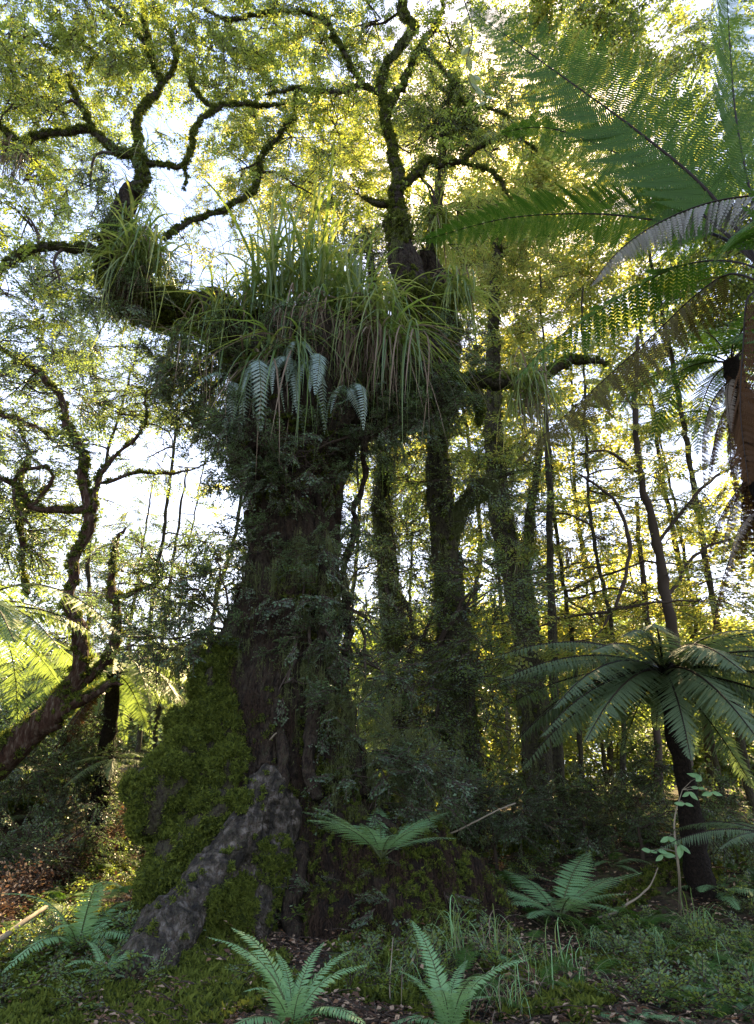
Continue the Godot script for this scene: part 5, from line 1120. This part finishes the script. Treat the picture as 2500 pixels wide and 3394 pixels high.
func tree_ferns() -> void:
	var pb := MB.new()
	pinna(pb, [Vector3.ZERO, Vector3(0, 0, 1), Vector3.UP, 0.06], 1, {"teeth": 30, "sag": 0.2})
	var green_pinna := pb.mesh(M.fern)
	# near tree fern, its trunk beyond the picture's edge
	var at := Vector3(3.05, 0.0, -3.7)
	at.y = gh(at.x, at.z)
	var nf := thing("tree_fern", "large near tree fern whose long green fronds reach in at the upper corner", "tree fern", at)
	var hub := Vector3(2.75, 4.6, -3.45)
	var tb := MB.new()
	var sm := smooth([[at + Vector3(0, -0.2, 0), at + Vector3(-0.05, 2.0, 0.05), hub + Vector3(0, 0.1, 0)], [0.2, 0.15, 0.13]], 0.12)
	tb.tube(sm[0], sm[1], 16, bumps, 0.55)
	part("trunk", tb.mesh(M.fibre), nf, -at)
	for i in 6:
		var df := part("dead_frond", M.f_dead[i % 2], nf)
		var ds := rnd(0.5, 0.8)
		df.transform = Transform3D(Basis(Vector3.UP, TAU * i / 6.0) * Basis(Vector3.RIGHT, rnd(0.3, 0.8)) * Basis.from_scale(Vector3(ds, ds, ds)), hub - at + Vector3(0, rnd(-0.1, 0.1), 0))
	near_frond(nf, [Vector3(2.550, 4.574, -3.450), Vector3(2.344, 5.396, -3.500), Vector3(1.980, 6.148, -3.600), Vector3(1.367, 7.266, -3.800), Vector3(0.855, 8.175, -3.950)], 0.52, 34, green_pinna, {"up": Vector3(-0.1, 0.7, -0.7), "low": 0.2, "bare": 0.18, "lobe": 0.4, "messy": 0.12})
	near_frond(nf, [Vector3(2.599, 4.674, -3.500), Vector3(2.535, 5.219, -3.700), Vector3(2.391, 5.962, -4.000), Vector3(2.125, 6.777, -4.300), Vector3(1.654, 7.473, -4.600), Vector3(1.260, 7.664, -4.800)], 0.42, 30, green_pinna, {"up": Vector3(-0.1, 0.9, -0.4), "bare": 0.2, "lobe": 0.4, "messy": 0.12})
	near_frond(nf, [Vector3(2.603, 4.692, -3.500), Vector3(2.603, 5.415, -3.900), Vector3(2.291, 6.006, -4.300), Vector3(1.879, 6.482, -4.700), Vector3(1.253, 6.826, -5.100), Vector3(0.472, 6.839, -5.400)], 0.42, 36, green_pinna, {"up": Vector3(0, 0.9, -0.4), "bare": 0.25, "lobe": 0.4, "messy": 0.12})
	near_frond(nf, [Vector3(2.638, 4.711, -3.500), Vector3(2.613, 5.311, -3.500), Vector3(2.741, 6.294, -3.600), Vector3(2.949, 7.344, -3.700), Vector3(3.181, 8.442, -3.800)], 0.42, 28, green_pinna, {"up": Vector3(-0.2, 0.6, -0.8), "bare": 0.2, "lobe": 0.4, "messy": 0.12})
	path_frond(nf, [Vector3(2.607, 4.711, -3.500), Vector3(2.559, 5.095, -3.800), Vector3(2.398, 5.335, -4.100), Vector3(2.111, 5.307, -4.300), Vector3(1.787, 5.173, -4.500), Vector3(1.413, 4.952, -4.600), Vector3(1.122, 4.619, -4.600)], 0.36, 34, M.fern, {"bare": 0.2, "hang": 0.5, "teeth": 12})
	path_frond(nf, [Vector3(2.419, 4.480, -3.200), Vector3(2.430, 4.781, -3.000), Vector3(2.633, 5.422, -2.900), Vector3(2.962, 6.286, -2.900)], 0.45, 30, M.fern, {"teeth": 12})
	path_frond(nf, [Vector3(2.545, 4.556, -3.450), Vector3(2.403, 4.800, -3.600), Vector3(2.238, 4.775, -3.800), Vector3(1.996, 4.594, -4.000), Vector3(1.623, 4.272, -4.100), Vector3(1.255, 3.954, -4.200), Vector3(0.972, 3.681, -4.200)], 0.36, 40, M.brown_fern, {"bare": 0.15, "hang": 0.8, "teeth": 18, "messy": 0.25, "lobe": 0.42, "up": Vector3(0.2, 0.8, 0.4)})
	path_frond(nf, [Vector3(2.537, 4.519, -3.450), Vector3(2.348, 4.441, -3.400), Vector3(2.236, 4.061, -3.400), Vector3(2.096, 3.583, -3.350), Vector3(2.017, 3.098, -3.300)], 0.26, 34, M.dead, {"bare": 0.2, "hang": 0.7, "teeth": 16, "messy": 0.35, "lobe": 0.36})
	path_frond(nf, [Vector3(2.343, 4.399, -3.000), Vector3(2.233, 4.504, -2.900), Vector3(2.071, 4.453, -2.800), Vector3(1.850, 4.241, -2.700)], 0.3, 20, M.fern, {"teeth": 10})
	var sf := path_frond(nf, [Vector3(2.475, 4.763, -2.900), Vector3(2.332, 4.969, -3.100), Vector3(2.072, 5.001, -3.200), Vector3(1.779, 4.923, -3.300), Vector3(1.536, 4.744, -3.350), Vector3(1.364, 4.531, -3.400)], 0.24, 50, M.silver, {"bare": 0.02, "hang": 1.3, "teeth": 10, "sweep": 0.5, "up": Vector3(0, 0.9, 0.5), "lobe": 0.6, "low": 0.3, "messy": 0.2})
	sf.set_meta("label", "arching silver grey frond seen from below")
	# tree fern in the clearing
	fern_tree("tree fern with layered grey green fronds standing at the clearing's edge", Vector3(4.788, 0.800, -11.440), Vector3(4.053, 3.101, -9.600), 0.13, M.f_blue, 46, 2.5, 0)
	fern_tree("dark tree fern at the picture's edge wrapped in a brown skirt of dead fronds", Vector3(5.620, 0.721, -11.240), Vector3(5.345, 7.503, -8.500), 0.14, M.f_tree, 14, 1.7, 60)
	fern_tree("small tree fern deep between the mossy trunks", Vector3(0.6, 0.9, -16.0), Vector3(0.6, 2.4, -16.0), 0.1, M.f_soft, 12, 1.6, 4)
	fern_tree("tree fern behind the buttress catching light through the gap", Vector3(-5.6, 1.4, -14.0), Vector3(-5.5, 3.4, -13.8), 0.12, M.f_soft, 15, 2.0, 5)
	fern_tree("tree fern on the far bank behind the leaning dark trunk", Vector3(3.2, 1.0, -15.5), Vector3(3.2, 4.0, -15.5), 0.1, M.f_soft, 14, 1.9, 4)
	fern_tree("tree fern at the left edge with its feathery fronds sweeping in", Vector3(-6.4, 0.2, -8.0), Vector3(-5.291, 3.592, -8.300), 0.14, M.f_soft, 22, 2.2, 3)
	fern_tree("soft pale tree fern between the twisted fuchsia and the mossy buttress", Vector3(-5.0, 0.2, -11.0), Vector3(-4.265, 3.261, -11.000), 0.12, M.f_soft, 20, 1.9, 3)

func fern_tree(label: String, base: Vector3, hub: Vector3, r: float, meshes: Array, count: int, sc: float, dead: int) -> void:
	base.y = gh(base.x, base.z) - 0.1
	base.x = hub.x + 0.05
	base.z = hub.z - 0.05
	base.y = gh(base.x, base.z) - 0.1
	var root := thing("tree_fern", label, "tree fern", base)
	var b := MB.new()
	var s := wiggle(smooth([[base, base.lerp(hub, 0.5) + Vector3(0.04, 0, 0), hub], [r * 1.4, r, r * 0.95]], 0.1), 0.03)
	b.tube(s[0], s[1], 13, bumps, 0.3)
	part("trunk", b.mesh(M.fibre), root, -base)
	for i in count:
		var yaw := TAU * (i + rnd(-0.3, 0.3)) / count
		var f := part("frond", meshes[i % meshes.size()], root)
		var k := sc * rnd(0.85, 1.1)
		f.transform = Transform3D(Basis(Vector3.UP, yaw) * Basis(Vector3.RIGHT, rnd(-0.15, 0.2) if count < 30 else rnd(-0.25, 0.42)) * Basis(Vector3.BACK, rnd(-0.2, 0.2)) * Basis.from_scale(Vector3(k, k, k)), hub - base + Vector3(0, -0.05, 0))
	for i in dead:
		var yaw := rng.randf() * TAU
		var f := part("dead_frond", M.f_dead[1 if rng.randf() < 0.8 else 0], root)
		var k := sc * rnd(0.5, 0.8)
		f.transform = Transform3D(Basis(Vector3.UP, yaw) * Basis(Vector3.RIGHT, rnd(0.1, 0.7)) * Basis.from_scale(Vector3(k, k, k)), hub - base + Vector3(0, -0.08 - (rng.randf() * 2.4 if dead > 20 else rng.randf() * 0.2), 0))

func understorey() -> void:
	var gf := "ferns on the forest floor"
	fern("ground_fern", "upright rosette fern beside the grey buttress root with one yellow frond", Vector3(-2.791, 0.136, -7.300), 14, M.f_sword, 0.85, {"group": gf})
	fern("ground_fern", "bright green fern cut by the bottom edge below the buttress root", Vector3(-0.534, 0.124, -5.120), 14, M.f_sword, 0.62, {"group": gf, "tilt": -0.25})
	fern("ground_fern", "bright fern at the bottom edge beside the long grass", Vector3(0.493, -0.014, -5.540), 11, M.f_sword, 0.6, {"group": gf, "tilt": -0.35})
	fern("ground_fern", "tall spreading fern growing out of the dark root mound", Vector3(0.043, 0.849, -7.900), 11, M.f_pale, 1.0, {"group": gf, "tilt": -0.45})
	fern("ground_fern", "pale green fern with level fronds lying before the dark bank", Vector3(2.054, 0.156, -8.700), 12, M.f_pale, 1.1, {"group": gf, "tilt": -0.3})
	fern("ground_fern", "small dull fern between the pale fern and the bottom grass", Vector3(1.271, 0.084, -6.800), 6, M.f_lady, 0.4, {"group": gf})
	fern("ground_fern", "fern on the moss beside the buttress, nearest the bottom corner moss", Vector3(-2.267, 0.060, -6.620), 7, M.f_sword, 0.42, {"group": gf})
	fern("ground_fern", "grey green fern spilling down the bank below the fuchsia trunk", Vector3(-3.885, 1.925, -10.500), 9, M.f_blue, 0.95, {"group": gf})
	fern("ground_fern", "fern leaning from the dark bank at the left edge", Vector3(-5.368, 1.095, -11.400), 7, M.f_blue, 0.9, {"group": gf})
	fern("ground_fern", "small rosette with a yellow heart above the orange litter", Vector3(-4.338, 0.726, -12.480), 9, M.f_sword, 0.42, {"group": gf})
	fern("ground_fern", "little fern clinging to the mossy buttress above the rosette fern", Vector3(-2.544, 0.519, -7.850), 5, M.f_lady, 0.4, {"group": gf, "spread": 3.0})
	fern("ground_fern", "large blue green fern at the right edge below the tree fern", Vector3(3.999, 1.094, -7.500), 9, M.f_blue, 1.05, {"group": gf})
	fern("ground_fern", "tiny fern at the bottom edge far from the grass", Vector3(1.888, -0.015, -5.840), 7, M.f_lady, 0.4, {"group": gf})
	for q in [[Vector3(3.209, 0.517, -10.280), "fern tuft under the looping vine at the foot of the bank"], [Vector3(2.871, 0.082, -8.500), "fern beside the sapling's foot"], [Vector3(4.323, 0.271, -9.700), "fern tuft behind the drooping tussock"], [Vector3(1.716, 0.326, -10.040), "fern tuft at the mound's far end"], [Vector3(-4.294, 0.197, -9.180), "fern beside the fallen log at the left edge"], [Vector3(-4.275, 0.378, -10.040), "fern above the rotten log"], [Vector3(2.860, -0.071, -6.500), "fern in the bottom right corner"]]:
		fern("ground_fern", q[1], q[0], 8, M.f_lady, 0.6, {"group": gf})
	var gg := "grass tufts on the forest floor"
	clump("grass_tuft", "long thin grass tuft before the dark root mound", "grass", Vector3(0.846, 0.146, -6.820), 60, M.b_grass, 0.62, {"foot": 0.25, "group": gg})
	clump("grass_tuft", "bright grass tuft beside the bottom edge fern", "grass", Vector3(0.947, 0.017, -5.900), 34, M.b_grass, 0.5, {"foot": 0.1, "group": gg})
	clump("grass_tuft", "drooping tussock with straw heart at the clearing's right", "grass", Vector3(3.478, -0.051, -8.400), 70, M.b_grass, 0.62, {"foot": 0.16, "group": gg})
	clump("grass_tuft", "low straw coloured tuft beside the drooping tussock", "grass", Vector3(2.710, 0.016, -7.600), 40, M.b_grass, 0.4, {"foot": 0.15, "group": gg})
	clump("grass_tuft", "short grass tuft under the pale level fern", "grass", Vector3(2.147, 0.017, -7.780), 36, M.b_grass, 0.4, {"foot": 0.15, "group": gg})
	clump("grass_tuft", "sparse tall grass at the foot of the mound", "grass", Vector3(0.265, 0.079, -6.260), 26, M.b_grass, 0.5, {"foot": 0.25, "group": gg})
	for q in [[Vector3(0.894, 0.123, -8.260), "wispy grass tuft on the flank of the root mound"], [Vector3(1.230, 0.063, -6.100), "bushy grass tuft at the bottom edge between the two bright ferns and the tussock"], [Vector3(1.636, 0.073, -6.560), "grass tuft growing below the pale level fern's tip"], [Vector3(0.512, 0.125, -6.620), "grass tuft beside the long thin one"], [Vector3(3.123, -0.031, -6.860), "grass tuft at the right edge of the floor"]]:
		clump("grass_tuft", q[1], "grass", q[0], 20 + rng.randi() % 16, M.b_grass, rnd(0.35, 0.6), {"foot": rnd(0.08, 0.22), "group": gg})
	# shrubs along the bank
	for q in [
		["tangled shrub at the foot of the stout mossy trunk", Vector3(1.657, 1.068, -10.500), [[Vector3(1.681, 1.428, -10.500), Vector3(0.596, 0.397, 0.496), 1.2], [Vector3(2.163, 1.132, -10.400), Vector3(0.453, 0.324, 0.389), 0.9], [Vector3(1.157, 1.379, -10.000), Vector3(0.377, 0.314, 0.346), 0.9]]],
		["low leafy shrub below the leaning dark trunk", Vector3(3.082, 0.857, -11.000), [[Vector3(3.049, 1.167, -11.000), Vector3(0.755, 0.412, 0.584), 1.2], [Vector3(3.780, 1.279, -11.500), Vector3(0.649, 0.433, 0.541), 1.3]]],
		["dark shrub beneath the tree fern", Vector3(3.719, 0.891, -10.500), [[Vector3(3.798, 1.428, -10.500), Vector3(0.529, 0.463, 0.496), 1], [Vector3(4.811, 1.187, -10.500), Vector3(0.590, 0.393, 0.492), 1.2]]],
		["leafy shrub on the bank under the twisted fuchsia", Vector3(-4.871, 1.293, -11.000), [[Vector3(-5.221, 1.678, -11.000), Vector3(0.840, 0.420, 0.630), 1.6], [Vector3(-4.221, 1.548, -11.000), Vector3(0.627, 0.418, 0.522), 1.4], [Vector3(-4.609, 2.209, -11.000), Vector3(0.642, 0.428, 0.535), 1.2]]],
		["small dark shrub on the bank above the orange litter", Vector3(-4.361, 0.798, -10.200), [[Vector3(-4.381, 0.911, -10.200), Vector3(0.629, 0.315, 0.472), 1.3], [Vector3(-4.624, 0.793, -9.600), Vector3(0.471, 0.353, 0.412), 1.4], [Vector3(-3.690, 1.103, -9.800), Vector3(0.304, 0.244, 0.274), 0.9]]]]:
		var at: Vector3 = q[1]
		at.y = gh(at.x, at.z) - 0.02
		var root := thing("shrub", q[0], "shrub", at)
		var sk := [[PackedVector3Array([at + Vector3(0, -0.1, 0), at + Vector3(0.02, 0.15, 0), at + Vector3(0, 0.4, 0)]), PackedFloat32Array([0.04, 0.03, 0.02])]]
		var b := MB.new()
		b.tube(sk[0][0], sk[0][1], 6, null, 0.0)
		part("stem", b.mesh(M.twig), root, -at)
		grow(root, -at, sk, q[2], M.k_shrub, {"crown": "foliage"})
	# sapling with a few broad leaves
	var sp: Vector3 = Vector3(3.611, 0.106, -9.180)
	var sap := thing("sapling", "thin pale stemmed sapling with a few broad light leaves", "sapling", sp)
	var tipz := [Vector3(3.383, 0.192, -8.600), Vector3(3.402, 0.609, -8.500), Vector3(3.394, 0.936, -8.450), Vector3(3.431, 1.219, -8.450), Vector3(3.550, 1.512, -8.400)]
	tipz[0] = sp
	var ss_ := smooth([tipz, [0.018, 0.015, 0.012, 0.009, 0.004]], 0.1)
	var sb := MB.new()
	sb.tube(ss_[0], ss_[1], 6, bumps, 0.2)
	part("stem", sb.mesh(M.pale_twig), sap, -sp)
	var lm := broad_leaf(M.fern_pale, 0.24)
	for q in [Vector3(3.330, 1.015, -8.450), Vector3(3.161, 0.894, -8.400), Vector3(3.214, 0.838, -8.400), Vector3(3.625, 1.487, -8.400), Vector3(3.740, 1.536, -8.400), Vector3(3.789, 1.660, -8.400), Vector3(3.890, 1.487, -8.400), Vector3(3.426, 0.940, -8.400), Vector3(3.100, 0.880, -8.450), Vector3(3.551, 1.366, -8.400)]:
		var near: Vector3 = ss_[0][0]
		for p in ss_[0]:
			if p.distance_to(q) < near.distance_to(q):
				near = p
		var tw := MB.new()
		tw.tube(PackedVector3Array([near, near.lerp(q, 0.5) + Vector3(0, 0.02, 0), q]), PackedFloat32Array([0.004, 0.003, 0.002]), 4, null, 0.0)
		var t := part("twig", tw.mesh(M.pale_twig), sap, -sp)
		for k in 2:
			var e := part("leaf", lm, t)
			e.transform = place(q, Vector3(rnd(-1, 1), rnd(-0.5, 0.2), rnd(-0.3, 1)), Vector3(rnd(-0.4, 0.4), 0.7, 1), rnd(0.08, 0.15))
	# sticks
	for q in [[[[Vector3(-1.761, 1.839, -8.550), Vector3(-1.540, 1.940, -8.500), Vector3(-1.371, 1.990, -8.450), Vector3(-1.286, 2.065, -8.400), Vector3(-1.185, 2.139, -8.350)], [0.02, 0.018, 0.016, 0.014, 0.008]], "pale crooked twig sticking out of the red trunk", M.pale_twig], [[[Vector3(-3.536, 0.207, -7.000), Vector3(-3.384, 0.331, -7.300), Vector3(-3.330, 0.439, -7.700)], [0.03, 0.028, 0.02]], "bleached stick lying among the rosette fern at the edge", M.pale_twig], [[[Vector3(2.466, 0.192, -8.600), Vector3(2.733, 0.281, -8.600), Vector3(3.106, 0.470, -8.700), Vector3(3.244, 0.679, -8.700)], [0.012, 0.014, 0.01, 0.006]], "thin crooked twig leaning over the dark bank", M.pale_twig], [[[Vector3(0.098, 0.098, -5.950), Vector3(0.108, 0.287, -6.000), Vector3(0.122, 0.477, -6.100)], [0.006, 0.005, 0.003]], "thin upright twig before the root mound", M.pale_twig], [[[Vector3(0.855, 0.992, -9.000), Vector3(1.312, 1.195, -9.000), Vector3(1.735, 1.346, -9.100)], [0.012, 0.01, 0.008]], "slanting dead stick in the undergrowth", M.pale_twig]]:
		var at: Vector3 = q[0][0][0]
		var root := thing("stick", q[1], "stick", at)
		var s := wiggle(smooth(q[0], 0.06), 0.03)
		var b := MB.new()
		b.tube(s[0], s[1], 6, bumps, 0.3)
		part("stem", b.mesh(q[2]), root, -at)
	# fallen log of orange litter on the bank
	var la: Vector3 = Vector3(-3.995, 0.112, -8.320)
	var lg := thing("fallen_log", "rotten orange brown log lying up the bank beside the buttress", "log", la)
	var ls := wiggle(smooth([[Vector3(-3.938, 0.088, -7.620), Vector3(-4.163, 0.137, -8.940) + Vector3(0, 0.1, 0), Vector3(-4.201, 0.404, -10.280) + Vector3(0, 0.12, 0), Vector3(-4.209, 0.615, -11.720) + Vector3(0, 0.1, 0), Vector3(-4.355, 0.829, -13.120) + Vector3(0, 0.1, 0)], [0.2, 0.2, 0.19, 0.16, 0.1]], 0.1), 0.06)
	var lgb := MB.new()
	lgb.tube(ls[0], ls[1], 12, bumps, 0.5)
	part("trunk", lgb.mesh(M.pale_bark), lg, -la)
	# litter, moss and low green over the floor
	var litter := []
	for i in 7000:
		var z := -rnd(4.6, 13.5)
		var x := rnd(-0.75, 0.75) * -z
		var p := ground(x, z)
		litter.append(place(p + Vector3(0, rnd(0.0, 0.03), 0), Vector3(rnd(-1, 1), rnd(-0.2, 0.2), rnd(-1, 1)), (Vector3.UP + rv() * 0.35).normalized(), rnd(0.6, 1.3)))
	for i in ls[0].size():
		for j in 14:
			litter.append(place(ls[0][i] + rv() * 0.15 + Vector3(0, ls[1][i], 0), rv().normalized(), (Vector3.UP + rv() * 0.35).normalized(), rnd(0.6, 1.2)))
	var lt := scatter("leaf_litter", M.k_litter.mesh, litter, self)
	lt.set_meta("label", "brown fallen leaves strewn over the dark forest floor")
	lt.set_meta("category", "litter")
	var tufts := []
	for i in 26000:
		var z := -rnd(4.6, 12.5)
		var x := rnd(-0.75, 0.75) * -z
		var want := bumps.get_noise_2d(x * 6.0, z * 6.0) + (0.3 if x < -0.8 and z > -8.5 else -0.12) - 0.05
		if want < 0.0:
			continue
		tufts.append(place(ground(x, z) + Vector3(0, 0.02, 0), rv().normalized(), (Vector3.UP + rv() * 0.4).normalized(), rnd(0.8, 1.8)))
	var mo := scatter("moss", M.tuft_mesh, tufts, self)
	mo.set_meta("label", "green moss carpet covering patches of the floor")
	mo.set_meta("category", "moss")
	var low := []
	for i in 4200:
		var z := -rnd(6.0, 16.0)
		var x := rnd(-0.8, 0.8) * -z
		if bumps.get_noise_2d(x * 4.0 + 300.0, z * 4.0) < -0.05:
			continue
		low.append(place(ground(x, z) + Vector3(0, rnd(0.02, 0.16), 0), Vector3(rnd(-1, 1), rnd(0.0, 0.6), rnd(-1, 1)), (Vector3.UP + rv() * 0.5).normalized(), rnd(0.5, 1.0)))
	var lo := scatter("ground_cover", M.k_shrub_green.mesh, low, self)
	lo.set_meta("label", "low leafy seedlings covering the ground between the ferns")
	lo.set_meta("category", "ground cover")
	var small := []
	for i in 520:
		var z := -rnd(6.0, 15.0)
		var x := rnd(-0.8, 0.8) * -z
		if x > -3.2 and x < 0.6 and z > -10.5:
			continue
		var yaw := rng.randf() * TAU
		for k in 3:
			var s := rnd(0.25, 0.5)
			small.append(Transform3D(Basis(Vector3.UP, yaw + k * 2.1 + rnd(-0.4, 0.4)) * Basis(Vector3.RIGHT, rnd(-0.3, 0.2)) * Basis.from_scale(Vector3(s, s, s)), ground(x, z)))
	var sf := scatter("low_fern_cover", M.f_lady[2], small, self)
	sf.set_meta("label", "mass of small dark ferns covering the bank")
	sf.set_meta("category", "ground cover")
